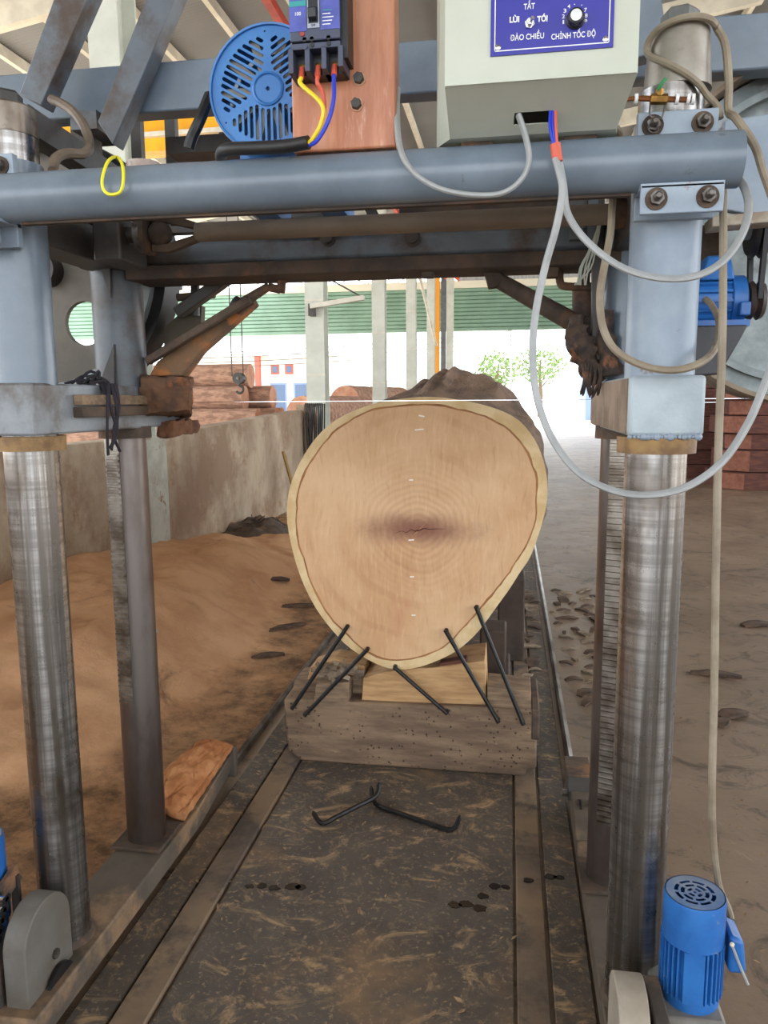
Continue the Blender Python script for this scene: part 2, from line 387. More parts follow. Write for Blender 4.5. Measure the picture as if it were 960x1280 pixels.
# oil spots on the bed plate
oil = mat('oil_spot', srgb(22,20,20), rough=.25, bump=0)
for (px, py, s) in [(312,1108,.014),(328,1107,.016),(342,1110,.016),(366,1108,.022),(376,1109,.016),(568,1131,.018),(582,1130,.018),(600,1136,.019),(604,1120,.018),(618,1108,.016),(632,1109,.014),(660,1103,.013),(688,1096,.02),(700,1097,.016)]:
    p = PZ(px, py, .0125); m = MB(); pts = []
    zz = .0205 if p.x > .042 and p.x < .122 else .0128
    p.z = zz
    for k in range(10):
        a = 2*math.pi*k/10; q = s*(1+rnd.uniform(-.25, .25)); pts.append((p.x+q*1.15*math.cos(a), p.y+q*.8*math.sin(a), zz-.002))
    m.prism(pts, (0, 0, .003)).build('oil_spot', oil, tb)

# low left wall with its pilaster
wl = thing('wall_left', None, None, (-3.0, 6, 0)); tag(wl, kind='structure')
MB().hexa([(-3.2,-2,0),(-3.0,-2,0),(-3.0,6.0,0),(-3.2,6.0,0)], [(-3.2,-2,1.24),(-3.0,-2,1.24),(-3.0,6.0,1.21),(-3.2,6.0,1.21)]).build('wall_panel', WALLM, wl, bevel=.008)
MB().hexa([(-3.2,6.32,0),(-3.0,6.32,0),(-3.0,11.0,0),(-3.2,11.0,0)], [(-3.2,6.32,1.21),(-3.0,6.32,1.21),(-3.0,11.0,1.37),(-3.2,11.0,1.37)]).build('wall_panel', WALLM, wl, bevel=.008)
MB().box(-3.24, -2.96, 5.98, 6.34, 0, 1.22).build('pilaster', mat('pale_blue_flaking_paint', srgb(188,190,180), srgb(164,160,146), 4, srgb(140,104,76), 7, .56, .66, rough=.8, bump=.3), wl, bevel=.01)

# building columns along the left side
colx = -3.06
for i, (y, lab) in enumerate([(6.08, 'cream steel building column rising from the stained wall beside the sawdust'), (12.2, 'cream steel building column with a lamp bracket where the low wall ends'),
                              (18.2, 'cream steel building column next beyond the one with the lamp bracket'), (24.2, 'slender cream building column second beyond the one with the lamp bracket'), (30.2, 'slender cream building column beside the orange post')]):
    colx = -3.06 if i else -3.125
    t = thing('building_column', lab, 'column', (colx, y, 0), 'steel columns along the left of the shed')
    b = MB(); w = .15 if i else .125
    z0 = 1.2 if i == 0 else 0
    b.box(colx-w, colx+w, y-.16, y-.14, z0, 9.2); b.box(colx-w, colx+w, y+.14, y+.16, z0, 9.2); b.box(colx-.012, colx+.012, y-.14, y+.14, z0, 9.2)
    b.build('shaft', CREAM_STEEL, t)
    for z in ([2.62] if i == 0 else [1.9, 3.05, 4.2]): MB().box(colx-w-.004, colx+w+.004, y-.165, y-.135, z, z+.03).build('weld_band', PURLIN, t)
# end column cluster with orange post
for x, y, w, nm, lab, m in [(-3.1, 33.0, .12, 'crane_post', 'orange crane post standing between the far columns', ORANGE), (-2.85, 33.4, .11, 'building_column', 'grey narrow column right beside the orange post', GREY_BLUE),
                            (-2.56, 33.2, .15, 'building_column', 'pale end column right of the orange post at the open end', CREAM_STEEL)]:
    t = thing(nm, lab, 'column', (x, y, 0))
    b = MB().box(x-w, x+w, y-.1, y+.1, 0, 7.4); b.build('shaft', m, t, bevel=.01)
    MB().box(x-w-.05, x+w+.05, y-.15, y+.15, 7.2, 7.4).build('cap_plate', m, t); MB().box(x-w-.06, x+w+.06, y-.16, y+.16, 0, .04).build('base_plate', m, t)
t = thing('flag', 'orange red cloth tied at the top of the end columns', 'cloth', (-2.5, 32.9, 6.6))
vs = []; fs = []
for i in range(6):
    for j in range(6): vs.append((-2.78+.12*i, 33.0+.03*math.sin(i*1.7+j), 7.35-.14*j-.1*abs(i-2)))
for i in range(5):
    for j in range(5): fs.append((i*6+j, i*6+6+j, i*6+7+j, i*6+1+j))
f_ = MB().add(vs, fs).build('cloth', mat('orange_cloth', srgb(226,84,44), rough=.8, bump=0), t); f_.modifiers.new('s', 'SOLIDIFY').thickness = .01
MB().bar((-2.8, 33.038, 7.35), (-2.1, 33.038, 7.38), .03, .03).build('stick', DARK_PAINT, t)

# roof
cei = thing('ceiling', None, None, (0, 10, 9)); tag(cei, kind='structure')
def roof_z(x): return 8.9 + (x+3)*.16 if x < 5 else 8.9+8*.16-(x-5)*.16
def roof_sheet(x0, x1, y0, y1, nm):
    vs = []; fs = []; st = .045; n = int((y1-y0)/st)
    for i in range(n+1):
        y = y0+i*st; dz = .022 if (i % 2) else 0
        vs += [(x0, y, roof_z(x0)+dz), (x1, y, roof_z(x1)+dz)]
    for i in range(n): fs.append((2*i, 2*i+1, 2*i+3, 2*i+2))
    return MB().add(vs, fs).build(nm, ROOFM, cei, smooth=False)
roof_sheet(-11, 5, -16, 37, 'roof_sheet'); roof_sheet(5, 14, -16, 37, 'roof_sheet')
for x in [-10.5+1.3*k for k in range(19)]:
    MB().box(x-.05, x+.05, -16, 37, roof_z(x)-.2, roof_z(x)-.005).build('purlin', PURLIN, cei)
for y in (.1, 6.16, 12.2, 18.2, 24.2, 30.2, 36.4):
    MB().hexa([(-11,y-.09,roof_z(-11)-.62),(5,y-.09,roof_z(5)-.62),(5,y+.09,roof_z(5)-.62),(-11,y+.09,roof_z(-11)-.62)],
              [(-11,y-.09,roof_z(-11)-.2),(5,y-.09,roof_z(5)-.2),(5,y+.09,roof_z(5)-.2),(-11,y+.09,roof_z(-11)-.2)]).build('rafter', PURLIN, cei)
for x, y0, y1 in ((-4.05, 4, 30), (-3.55, 4, 30)):
    MB().box(x-.07, x+.07, y0, y1, roof_z(x)-.75, roof_z(x)-.6).build('tie_beam', RED, cei)

# far end wall above the opening: roller shutter, cream band, siding
wb = thing('wall_back', None, None, (0, 36.2, 4.7)); tag(wb, kind='structure')
for k in range(11):
    z = 4.62+k*.175
    MB().prism([(-24, 36.2, z), (-24, 36.14, z+.03), (-24, 36.14, z+.15), (-24, 36.2, z+.176)], (40, 0, 0)).build('slat', SHUTTER, wb, smooth=False)
MB().box(-24, 16, 36.1, 36.4, 6.54, 6.86).build('lintel', mat('cream_lintel', srgb(226,220,200), rough=.7, bump=0), wb)
vs = []; fs = []
for i in range(220):
    x = -2.4+i*.085; vs += [(x, 36.2+(.04 if i % 2 else 0), 6.86), (x, 36.2+(.04 if i % 2 else 0), 9.8)]
for i in range(219): fs.append((2*i, 2*i+2, 2*i+3, 2*i+1))
MB().add(vs, fs).build('siding', SIDING, wb, smooth=False)
vs = []; fs = []
for i in range(250):
    x = -24+i*.085; vs += [(x, 36.2+(.04 if i % 2 else 0), 7.2), (x, 36.2+(.04 if i % 2 else 0), 9.0)]
for i in range(249): fs.append((2*i, 2*i+2, 2*i+3, 2*i+1))
MB().add(vs, fs).build('siding', SIDING, wb, smooth=False)
for x in [-23.5+1.4*k for k in range(15)]:
    MB().bar((x, 36.3, 6.85), (x+.7, 36.3, 7.22), .05, .05).build('truss_bar', PURLIN, wb); MB().bar((x+1.4, 36.3, 6.85), (x+.7, 36.3, 7.22), .05, .05).build('truss_bar', PURLIN, wb)
# wind brace between columns
tag(MB().cyl((-2.84, 18.3, 7.2), (-2.84, 30, 3.6), .05, n=8).build('brace_rod', PURLIN, loc=(-2.9, 18.3, 3.6)), 'long thin diagonal brace rod running down between the building columns', 'rod')
# lamp bracket on column 2
p0 = PY(388, 383, 11.9); p1 = PY(455, 372, 11.9)
t = thing('lamp_bracket', 'pale strip lamp arm fixed across the column at the wall end', 'lamp', tuple(p0))
MB().bar(p0, p1, .08, .07).build('lamp_body', PURLIN, t); MB().box(p0.x-.03, p0.x+.05, 11.87, 12.04, p0.z-.14, p0.z+.04).build('bracket', DARK_PAINT, t)
MB().cyl(PY(452, 371, 11.9), PY(392, 338, 11.9), .012, n=6).build('stay_wire', DARK_PAINT, t)

# yellow crane girder high over the log yard, with rope and hook block
t = thing('crane_girder', 'yellow overhead crane girder above the yard logs', 'crane', (-5, 14, 6.3))
zt = PY(220, 144, 14).z; zb = PY(220, 183, 14).z
MB().box(-9, -2.7, 13.85, 14.15, zb+.18, zt).build('web', YELLOW, t, bevel=.02); MB().box(-9, -2.7, 13.7, 14.3, zb+.1, zb+.18).build('flange', PURLIN, t); MB().box(-9, -2.7, 13.8, 14.2, zb-.12, zb+.1).build('lower_web', YELLOW, t)
MB().box(-9, -2.7, 13.7, 14.3, zt, zt+.06).build('flange', YELLOW, t)
t = thing('hook_block', 'grey hoist hook block hanging on two thin ropes', 'hook', tuple(PY(298, 500, 13.9)))
c = PY(299, 473, 13.9)
for px in (290, 304):
    a = PY(px, 470, 13.9); MB().cyl(a, (a.x, a.y, zb+.05), .012, n=6).build('rope', DARK_PAINT, t)
MB().cyl((c.x, 13.82, c.z), (c.x, 13.98, c.z), .105, n=24).build('sheave', DARK_PAINT, t); MB().cyl((c.x, 13.80, c.z), (c.x, 14.0, c.z), .03, n=12).build('sheave_pin', BOLT, t)
MB().box(c.x-.16, c.x+.16, 13.72, 14.28, zb-.2, zb-.1).build('trolley', DARK_PAINT, t, bevel=.01)
for y_ in (13.72, 14.24): MB().box(c.x-.16, c.x+.16, y_, y_+.04, zb-.12, zb+.14).build('trolley_cheek', DARK_PAINT, t)
hk = [(c.x, 13.9, c.z-.08), (c.x, 13.9, c.z-.13)]+[(c.x+.07*math.cos(a), 13.9, c.z-.2+.07*math.sin(a)) for a in [R(90-30*k) for k in range(9)]]
MB().tube(cat_rom(hk, 3), .024, 8).build('hook', DARK_PAINT, t)

# ------------------------------------------------------------------ outside: buildings, trees, wires, yard logs
PALE_RED = mat('weathered_red_paint', srgb(182,92,78), rough=.8, bump=0)
PALE_ROOF = mat('light_metal_roof', srgb(200,200,198), rough=.8, bump=0)
def house(nm, lab, x0, x1, y, z1, wall, wins, pillars=(), roofm=PALE_ROOF):
    t = thing(nm, lab, 'building', ((x0+x1)/2, y, 0))
    MB().box(x0, x1, y, y+6, -.02, z1).build('wall', wall, t)
    MB().prism([(x0-.6, y-1, z1), (x1+.6, y-1, z1), (x1+.6, y+3, z1+1.8), (x0-.6, y+3, z1+1.8)], (0, 0, .15)).build('roof', roofm, t)
    for (a, b, c_, d, m) in wins:
        w = MB().box(a, b, y-.08, y+.04, c_, d).build('window', m, t); MB().box(a+.15, b-.15, y-.12, y-.07, c_+.15, d-.15).build('pane', GLASS_D, w)
    for x in pillars: MB().box(x-.2, x+.2, y-.9, y-.5, 0, z1).build('pillar', PALE_RED, t)
house('roadside_building', 'low roadside building with red pillars and blue shutters', -27, -14, 62, 5.2, WALL_PALE,
      [(-26,-24,1,3,SHUT_BLUE), (-23,-21,.2,3,SHUT_BLUE), (-19.6,-18.2,.2,3,SHUT_BLUE), (-17.6,-16.2,.2,3,SHUT_BLUE), (-25.5,-24.6,3.7,4.5,PALE_RED), (-24.2,-23.3,3.7,4.5,PALE_RED), (-19.5,-18.8,3.7,4.5,PALE_RED), (-18.3,-17.6,3.7,4.5,PALE_RED)], (-27, -20.4, -15.4))
house('distant_house', 'small pale distant house with yellow trim beyond the columns', -13, -6, 72, 3.2, WALL_PALE, [(-12,-10.5,.8,2.2,YELLOW), (-9.5,-8,.8,2.2,SHUT_BLUE)], roofm=SIDING)
house('blue_kiosk', 'small blue kiosk seen beside the right guide arm', 5.4, 8.6, 58, 4.0, SHUT_BLUE, [(6,7,1.2,2.6,RED), (7.3,8.2,1.2,2.6,WALL_PALE)], roofm=PALE_ROOF)
def tree(lab, x, y, h, r, n):
    t = thing('leafy_tree', lab, 'tree', (x, y, 0), 'trees across the road')
    tr = MB().tube([(x, y, -.05), (x+.1, y, h*.3), (x-.1, y, h*.6), (x, y, h*.8)], [.22, .17, .12, .06], 8)
    for k in range(6):
        a = rnd.uniform(0, 6.3); tr.tube([(x, y, h*.4+k*.2), (x+math.cos(a)*r*.5, y+math.sin(a)*r*.5, h*.6+k*.25)], [.07, .03], 6)
    tr.build('trunk', TRUNK, t)
    m = MB()
    for k in range(n):
        d = Vector((rnd.gauss(0, 1), rnd.gauss(0, 1), rnd.gauss(0, 1))).normalized()*r*rnd.uniform(.45, 1)
        p = Vector((x, y, h*.72))+Vector((d.x, d.y, d.z*.8)); a = Vector((rnd.uniform(-1, 1), rnd.uniform(-1, 1), rnd.uniform(-1, 1))).normalized()*.22; b = a.orthogonal().normalized()*.11
        m.add([p-a, p+b, p+a, p-b], [(0, 1, 2, 3)])
    o = m.build('foliage', LEAF, t, smooth=False); o['kind'] = 'stuff'
tree('loose pale green tree across the road left of the cable loop', -1.0, 66, 5.6, 2.0, 420)
tree('bushy pale green tree across the road nearer the guide arm', 2.6, 70, 6.2, 2.3, 460)
for k in range(4):
    a = (-40, 50, 5.3-.35*k); b = (0, 50, 5.8-.3*k)
    pts = [(a[0]+(b[0]-a[0])*i/12, 50, a[2]+(b[2]-a[2])*i/12-.8*(1-((i-6)/6)**2)) for i in range(13)]
    tag(MB().tube(pts, .025, 5).build('overhead_wire', DARK_PAINT, loc=(-20, 50, 4.5)), 'thin sagging overhead wire across the bright yard', 'wire', 'sagging wires across the yard')
t = thing('wire_pole', 'thin pale pole carrying the overhead wires', 'pole', (0, 50, 0)); MB().cyl((0, 50.075, -.02), (0, 50.075, 6.2), .06, n=10).build('shaft', PURLIN, t); MB().bar((-.6, 50.075, 5.9), (.6, 50.075, 5.9), .08, .08).build('crossarm', PURLIN, t)
t = thing('wire_pole', 'pale pole at the far end of the overhead wires', 'pole', (-40, 50, 0)); MB().cyl((-40, 50.075, -.02), (-40, 50.075, 6.2), .06, n=10).build('shaft', PURLIN, t); MB().bar((-40.6, 50.075, 5.5), (-39.4, 50.075, 5.5), .08, .08).build('crossarm', PURLIN, t)

def yard_log(lab, p0, p1, r, seed=0):
    p0, p1 = Vector(p0), Vector(p1); L = (p1-p0).length; d = (p1-p0)/L
    t = thing('yard_log', lab, 'log', tuple((p0+p1)/2-Vector((0, 0, r))), 'logs stacked in the yard')
    a = d.cross(Vector((0, 0, 1))).normalized(); b = a.cross(d); vs = []; fs = []; n = 22; m = 14
    for i in range(m):
        c = p0+d*(L*i/(m-1))
        for k in range(n):
            th = 2*math.pi*k/n; q = r*(1+.05*mnoise.noise(Vector((math.cos(th)*2+seed, math.sin(th)*2, i*.5))))
            vs.append(c+(a*math.cos(th)+b*math.sin(th))*q)
    for i in range(m-1):
        for k in range(n): fs.append((i*n+k, i*n+(k+1) % n, (i+1)*n+(k+1) % n, (i+1)*n+k))
    MB().add(vs, fs).build('bark', LOGBARK, t)
    for e, c in ((vs[:n], p0), (vs[-n:], p1)):
        MB().add(list(e)+[c], [(k, (k+1) % n, n) for k in range(n)]).build('end_face', LOGEND, t)
def end_x(px, Y): return PY(px, 480, Y).x
pile = [(0, 5, 14.0), (1, 4, 14.25), (2, 3, 14.5), (3, 2, 14.75), (4, 1, 15.0)]
vis = {(4, 0): (314, 'topmost reddish log of the yard pile behind the hook block'), (3, 0): (306, 'dark weathered log under the topmost log of the yard pile'), (3, 1): (341, 'short reddish log poking out beside the hook block'),
       (2, 0): (322, 'grey log lying lower in front in the yard pile'), (2, 1): (346, 'longest grey log lying in the middle of the yard pile'), (2, 2): (352, 'rear log of the third layer in the yard pile')}
for (lv, n, y0) in pile:
    for k in range(n):
        Y = y0+.5*k; z = .25+.44*lv
        px, lab = vis.get((lv, k), (300, 'half hidden log low in the yard pile behind the wall'))
        x = end_x(px, Y); yard_log(lab, (-10.5-.1*k, Y, z), (x, Y, z), .242, 10*lv+k)
def lp2(px, py, Y, r, lab, L, sd_, slab_):
    a = PY(px, py, Y); d = Vector((.25, 1, 0)).normalized(); yard_log(lab, a, a+d*L, r, sd_)
    h = (a.z-r)/2*.985; b = a.copy(); b.z = h-.01; yard_log(slab_, b+d*.1, b+d*(L+.2), h, sd_+50)
lp2(377, 517, 14.0, .33, 'cut log with a reddish end face beside the wall end', 2.6, 21, 'supporting log lying under the cut log by the wall end')
lp2(431, 503, 19.2, .42, 'large pale log beside the second column with its end showing', 3.6, 22, 'supporting log lying under the large pale log')

# ================================================================== SAWDUST
def sdh(x, y):
    u = min(1, max(0, (-1.42-x)/1.4)); u = u*u*(3-2*u)
    f = .42 if y < 5.0 else .42*max(0, 1-((y-5.0)/3.4))
    f *= .12+.88*min(1, max(0, (y-2.1)/1.5))
    h = u*f
    h += .14*math.exp(-((x+1.95)**2/.12+(y-4.2)**2/.5)) + .10*math.exp(-((x+2.2)**2/.1+(y-5.9)**2/.5))
    h += (.06*mnoise.noise(Vector((x*2, y*2, 3)))+.045*(.5-abs(mnoise.noise(Vector((x*3.4+y*1.2, y*2.2, 8)))))+.02*mnoise.noise(Vector((x*7, y*7, 1))))*min(1, u*3+.15)
    edge = min(1, max(0, (-1.22-x)/.12))
    return max(h, 0)*edge+.004+.004*mnoise.noise(Vector((x*15, y*15, 5)))
vs = []; fs = []; nx, ny = 90, 260
for j in range(ny):
    for i in range(nx):
        x = -2.998+1.86*i/(nx-1); y = .6+9.2*j/(ny-1); vs.append((x, y, sdh(x, y)))
for j in range(ny-1):
    for i in range(nx-1): fs.append((j*nx+i, j*nx+i+1, (j+1)*nx+i+1, (j+1)*nx+i))
tag(MB().add(vs, fs).build('sawdust_pile', SAWDUST), 'drifts of orange brown sawdust heaped along the low wall', 'sawdust', kind='stuff')
# dark heap of shavings at the wall foot and a scrap of plastic in the sawdust
c = PZ(318, 664, .05); vs = []; fs = []
for j in range(24):
    for i in range(24):
        x = -1+2*i/23; y = -1+2*j/23; h = max(0, 1-x*x-y*y)**.8*(.16+.08*mnoise.noise(Vector((x*4, y*4, 9))))
        vs.append((max(-2.998, c.x+x*.45), c.y+y*.7, max(0, h-.02)+sdh(max(-2.99, c.x+x*.45), c.y+y*.7)-.01))
for j in range(23):
    for i in range(23): fs.append((j*24+i, j*24+i+1, (j+1)*24+i+1, (j+1)*24+i))
hp = MB().add(vs, fs)
for k in range(26):
    a = rnd.uniform(0, 6.3); q = rnd.uniform(0, .35); p = Vector((max(-2.85, c.x+math.cos(a)*q), c.y+math.sin(a)*q, c.z+.08*(1-q*2)+.06)); d = Vector((rnd.gauss(0, 1), rnd.gauss(0, 1), rnd.uniform(0, .8))).normalized()*rnd.uniform(.06, .2)
    hp.tube([p-d*.5, p+d*.5], [.006, .004], 5)
tag(hp.build('shavings_heap', GRIME), 'small dark heap of shavings and twigs at the foot of the wall', 'shavings', kind='stuff')
p = PX(160, 742, -2.0); m = MB()
pts = [(-.16, 0, .01), (-.05, .05, .05), (.06, -.04, .07), (.15, .02, .02), (.1, .12, .01), (-.08, .14, .02)]
z = sdh(-2.0, p.y)
o = m.add([(p.x+a, p.y+b, z+c_+.005) for a, b, c_ in pts], [(0, 1, 5), (1, 4, 5), (1, 2, 4), (2, 3, 4)]).build('plastic_scrap', PLASTIC_W, loc=(p.x, p.y, z)); o.modifiers.new('s', 'SOLIDIFY').thickness = .004
tag(o, 'crumpled whitish plastic scrap half buried in the sawdust', 'litter')

# sticks and slabs of bark left of the log
def chip(px, py, L, w, rot, lab, grp=None, m=CHIP, z=0, th=.014):
    p = PZ(px, py, 0); zz = max(z, sdh(p.x, p.y) if p.x < -1.25 else (.012 if p.x < .232 and p.x > -1.045 else 0))
    b = MB(); n = 7; vs = []
    for i in range(n):
        u = i/(n-1); ww = w*(.45+.55*math.sin(math.pi*min(1, u*.9+.1)))*rnd.uniform(.75, 1.1); bend = .15*L*math.sin(u*2.4+rot)
        for s_, h in ((-1, 0), (1, 0), (1, th), (-1, th)):
            x, y = (u-.5)*L, s_*ww/2+bend*.4
            vs.append((p.x+x*math.cos(rot)-y*math.sin(rot), p.y+x*math.sin(rot)+y*math.cos(rot), zz+h+.01*math.sin(u*3.1)-.003))
    fs = [(3, 2, 1, 0), tuple(range(4*(n-1), 4*n))]
    for i in range(n-1):
        for k in range(4): fs.append((4*i+k, 4*i+(k+1) % 4, 4*i+4+(k+1) % 4, 4*i+4+k))
    tag(b.add(vs, fs).build('bark_chip', m, loc=(p.x, p.y, zz)), lab, 'wood chip', grp)
chip(345, 740, .22, .12, .2, 'small dark bark slab lying flat near the sawdust edge')
chip(368, 763, .42, .07, .5, 'long thin dark bark strip left of the big log')
chip(356, 790, .34, .07, 1.0, 'curved dark bark piece between sawdust and left rail')
chip(335, 825, .2, .06, .6, 'short bark strip in the sawdust fringe')
chip(895, 845, .26, .07, -.2, 'pale curled bark piece on the bare concrete right of the columns')
chip(918, 895, .16, .09, .5, 'flat bark scrap on the right floor near the hanging cable')
chip(948, 782, .22, .12, .3, 'brown bark scrap on the right floor by the timber stack')
chip(905, 905, .12, .06, 1.2, 'thin bark flake on the right floor beside the hanging cable')
laid = []
for k in range(46):
    for tr_ in range(80):
        px = rnd.uniform(655, 748); py = rnd.uniform(738, 888); L_ = rnd.uniform(.07, .2) if tr_ < 40 else rnd.uniform(.05, .1); p = PZ(px, py, 0)
        if (px < 690 and py > 850) or abs(p.x-.27) < L_*.5+.02 or abs(p.x-.232) < .02: continue
        if all((p-q).length > .5*(L_+l)+.005 for q, l in laid): break
    else: continue
    laid.append((p, L_))
    chip(px, py, L_, L_*rnd.uniform(.3, .55), rnd.uniform(0, 3.1), 'loose bark chip scattered beside the right rail', 'bark chips beside the right rail', rnd.choice([CHIP, CHIP, CHIP, BARK_SHRED]), th=rnd.uniform(.004, .010))
m = MB()
for k in range(900):
    x = rnd.uniform(-1.0, 3.2); y = rnd.choice([rnd.uniform(1.2, 3), rnd.uniform(2.5, 8)]); s = rnd.uniform(.004, .016)
    if x < .23 and x > -1.05: z = .0125
    else: z = 0
    if .25 < x < .62 and y < 2.7: continue
    a = rnd.uniform(0, 3.1); dx, dy = math.cos(a)*s, math.sin(a)*s
    m.add([(x-dx, y-dy, z), (x+dy*.4, y-dx*.4, z+.003), (x+dx, y+dy, z+.004), (x-dy*.4, y+dx*.4, z+.002)], [(0, 1, 2), (0, 2, 3)])
tag(m.build('wood_crumbs', mat('wood_crumbs', srgb(176,146,110), srgb(120,98,76), 30, rough=.9, bump=0)), 'fine wood crumbs strewn over the bed plate and floor', 'crumbs', kind='stuff')

# ================================================================== BIG LOG
LY = 2.955
outer_px = [(357,650),(358,622),(364,598),(376,572),(392,548),(412,528),(438,513),(466,503),(498,497),(530,494),(562,496),(596,502),(626,511),(650,524),(668,545),(679,568),(685,594),(686,620),(682,645),(674,672),(664,698),(652,716),(638,738),(622,760),(606,782),(590,800),(570,816),(546,828),(522,836),(498,839),(476,834),(452,822),(430,806),(410,784),(394,762),(381,738),(370,710),(362,680)]
inner_px = [(371,652),(373,625),(379,600),(390,577),(406,555),(428,533),(452,519),(482,511),(512,507),(540,508),(566,511),(592,517),(618,527),(640,543),(656,563),(666,588),(670,612),(669,640),(663,668),(652,690),(640,708),(626,728),(610,748),(592,768),(574,788),(556,806),(536,816),(514,823),(496,825),(474,820),(452,808),(434,792),(418,775),(404,756),(391,730),(381,700),(374,676)]
pith = PY(523, 662, LY)
def resample(px, n=120):
    c = [PY(a, b, LY) for a, b in px]; c = cat_rom(c, 10, True); out = []
    ang = [(math.atan2(p.z-pith.z, p.x-pith.x) % (2*math.pi), (p-pith).length) for p in c]; ang.sort()
    for k in range(n):
        th = 2*math.pi*k/n
        for i in range(len(ang)):
            a0, r0 = ang[i-1]; a1, r1 = ang[i]
            if i == 0: a0 -= 2*math.pi
            if a0 <= th <= a1: out.append(r0+(r1-r0)*(th-a0)/max(1e-9, a1-a0)); break
        else:
            out.append(ang[-1][1])
    return out
NO = 120
ro = resample(outer_px, NO); ri = resample(inner_px, NO)
log = thing('large_log', 'huge freshly cut log with pale end face lying on the wooden block', 'log', (pith.x, LY, pith.z))
ux = [(math.cos(2*math.pi*k/NO), math.sin(2*math.pi*k/NO)) for k in range(NO)]
def ringm(r0, r1, ya, yb, nm, m_, seg=3):
    vs = []; fs = []
    for i in range(seg+1):
        u = i/seg
        for k in range(NO):
            rr = r0[k]*(1-u)+r1[k]*u; vs.append((pith.x+ux[k][0]*rr, ya+(yb-ya)*u, pith.z+ux[k][1]*rr))
    for i in range(seg):
        for k in range(NO): fs.append((i*NO+k, i*NO+(k+1) % NO, (i+1)*NO+(k+1) % NO, (i+1)*NO+k))
    return MB().add(vs, fs), nm, m_
jit = [mnoise.noise(Vector((ux[k][0]*5, ux[k][1]*5, 0)))*.007+mnoise.noise(Vector((ux[k][0]*19, ux[k][1]*19, 4)))*.004 for k in range(NO)]
rc = [ri[k]+jit[k] for k in range(NO)]; rc2 = [rc[k]+.005+.009*abs(mnoise.noise(Vector((ux[k][0]*8, ux[k][1]*8, 2)))) for k in range(NO)]
hw, _, _ = ringm([0]*NO, rc, LY, LY, '', None, 4); hw.build('heartwood', HEART, log)
cb, _, _ = ringm(rc, rc2, LY, LY-.001, '', None, 1); cb.build('growth_ring', CAMBIUM, log)
sw, _, _ = ringm(rc2, [r-.006 for r in ro], LY-.001, LY, '', None, 3); sw.build('sapwood', SAPWOOD, log)
vs = []; fs = []; NS = 46
for i in range(NS):
    u = i/(NS-1); y = LY+(0 if i == 0 else .006+4.6*u)
    gr = min(1, max(0, (y-LY)/1.3)); gr = gr*gr*(3-2*gr)
    for k in range(NO):
        rr = ro[k] - (.006 if i == 0 else 0)
        x = ux[k][0]*rr; z = ux[k][1]*rr
        if i:
            q = .035*mnoise.noise(Vector((ux[k][0]*6, ux[k][1]*6, y*.7)))+.025*mnoise.noise(Vector((ux[k][0]*14, ux[k][1]*14, y*1.3)))
            q *= min(1, (y-LY)/.25)
            if ux[k][1] < -.2: q *= .3
            x += ux[k][0]*q; z += ux[k][1]*q
            if ux[k][1] > 0:
                hump = .15*math.exp(-((pith.x+x+.2)/.3)**4)*gr*ux[k][1]; z += hump
            x *= 1-.10*gr*u; 
        vs.append((pith.x+x, y, pith.z+z))
for i in range(NS-1):
    for k in range(NO): fs.append((i*NO+k, i*NO+(k+1) % NO, (i+1)*NO+(k+1) % NO, (i+1)*NO+k))
fs.append(tuple(range((NS-1)*NO, NS*NO)))
MB().add(vs, fs).build('bark', BARK, log, ang=70)
# heart crack and chalk ticks on the face
def facept(px, py, d=.001): return PY(px, py, LY-d)
crack = [(494,666),(502,664),(508,665),(514,662),(519,664),(523,663),(530,660),(538,662),(546,661),(556,662)]
MB().tube([facept(a, b+rnd.uniform(-1, 1)) for a, b in crack], [.0004,.0008,.001,.0014,.002,.003,.002,.0014,.001,.0004], 6).build('crack', mat('crack_dark', srgb(84,44,34), rough=.9, bump=0), log)
MB().tube([facept(a, b) for a, b in [(514,672),(520,666),(526,660),(534,652)]], [.0005,.002,.002,.0005], 5).build('crack', mat('crack_pale', srgb(190,140,104), rough=.9, bump=0), log)
chalk = mat('chalk', srgb(240,232,224), rough=.8, bump=0)
for (x, y, w, a) in [(527,520,7,-.2), (524,537,11,.1), (514,600,5,0), (514,675,7,.1), (515,721,5,0), (517,769,5,0)]:
    MB().bar(facept(x-w/2, y+a*w/2), facept(x+w/2, y-a*w/2), .003, .005).build('chalk_tick', chalk, log)

# ================================================================== WOOD BLOCK, PLANKS, DOGS
BY = 2.93
bl = thing('timber_block', 'old worm-holed hardwood block lying under the big log', 'timber', (-.4, BY+.15, 0))
a = PY(354, 874, BY); b = PY(671, 888, BY); c = PY(660, 972, BY); d = PY(357, 950, BY)
pts = [(a.x, BY, a.z), (b.x, BY, b.z), (b.x+.004, BY, .045), (b.x-.035, BY, .043), (b.x-.04, BY, .012), (d.x+.07, BY, .012), (d.x+.01, BY, .05)]
MB().prism(pts, (0, .34, 0)).build('body', BLOCK, bl, bevel=.010)
MB().box(b.x-.02, b.x+.012, BY-.004, BY+.35, .17, b.z+.004).build('broken_edge', GRIME, bl, bevel=.006)
ztop = (a.z+b.z)/2
def plank(px, Y0, dep, lab, m_, zmin=None, nm='plank'):
    q = [PY(x, y, Y0) for x, y in px]
    o = MB().prism(q, (0, dep, 0)).build(nm, m_, loc=(sum(p.x for p in q)/len(q), Y0, min(p.z for p in q)), bevel=.003)
    return tag(o, lab, 'plank')
plank([(452,876),(454,848),(480,840),(498,838),(522,835.5),(540,835),(606,826),(608,881),(520,879)], BY+.03, .24, 'pale wedge plank holding the log on top of the block', PLANK)
plank([(548,834.6),(584,829.6),(584,823),(550,829)], BY+.04, .05, 'thin reddish board end lying on the wedge plank', TIMBER)
xw = PY(452, 860, BY+.03).x
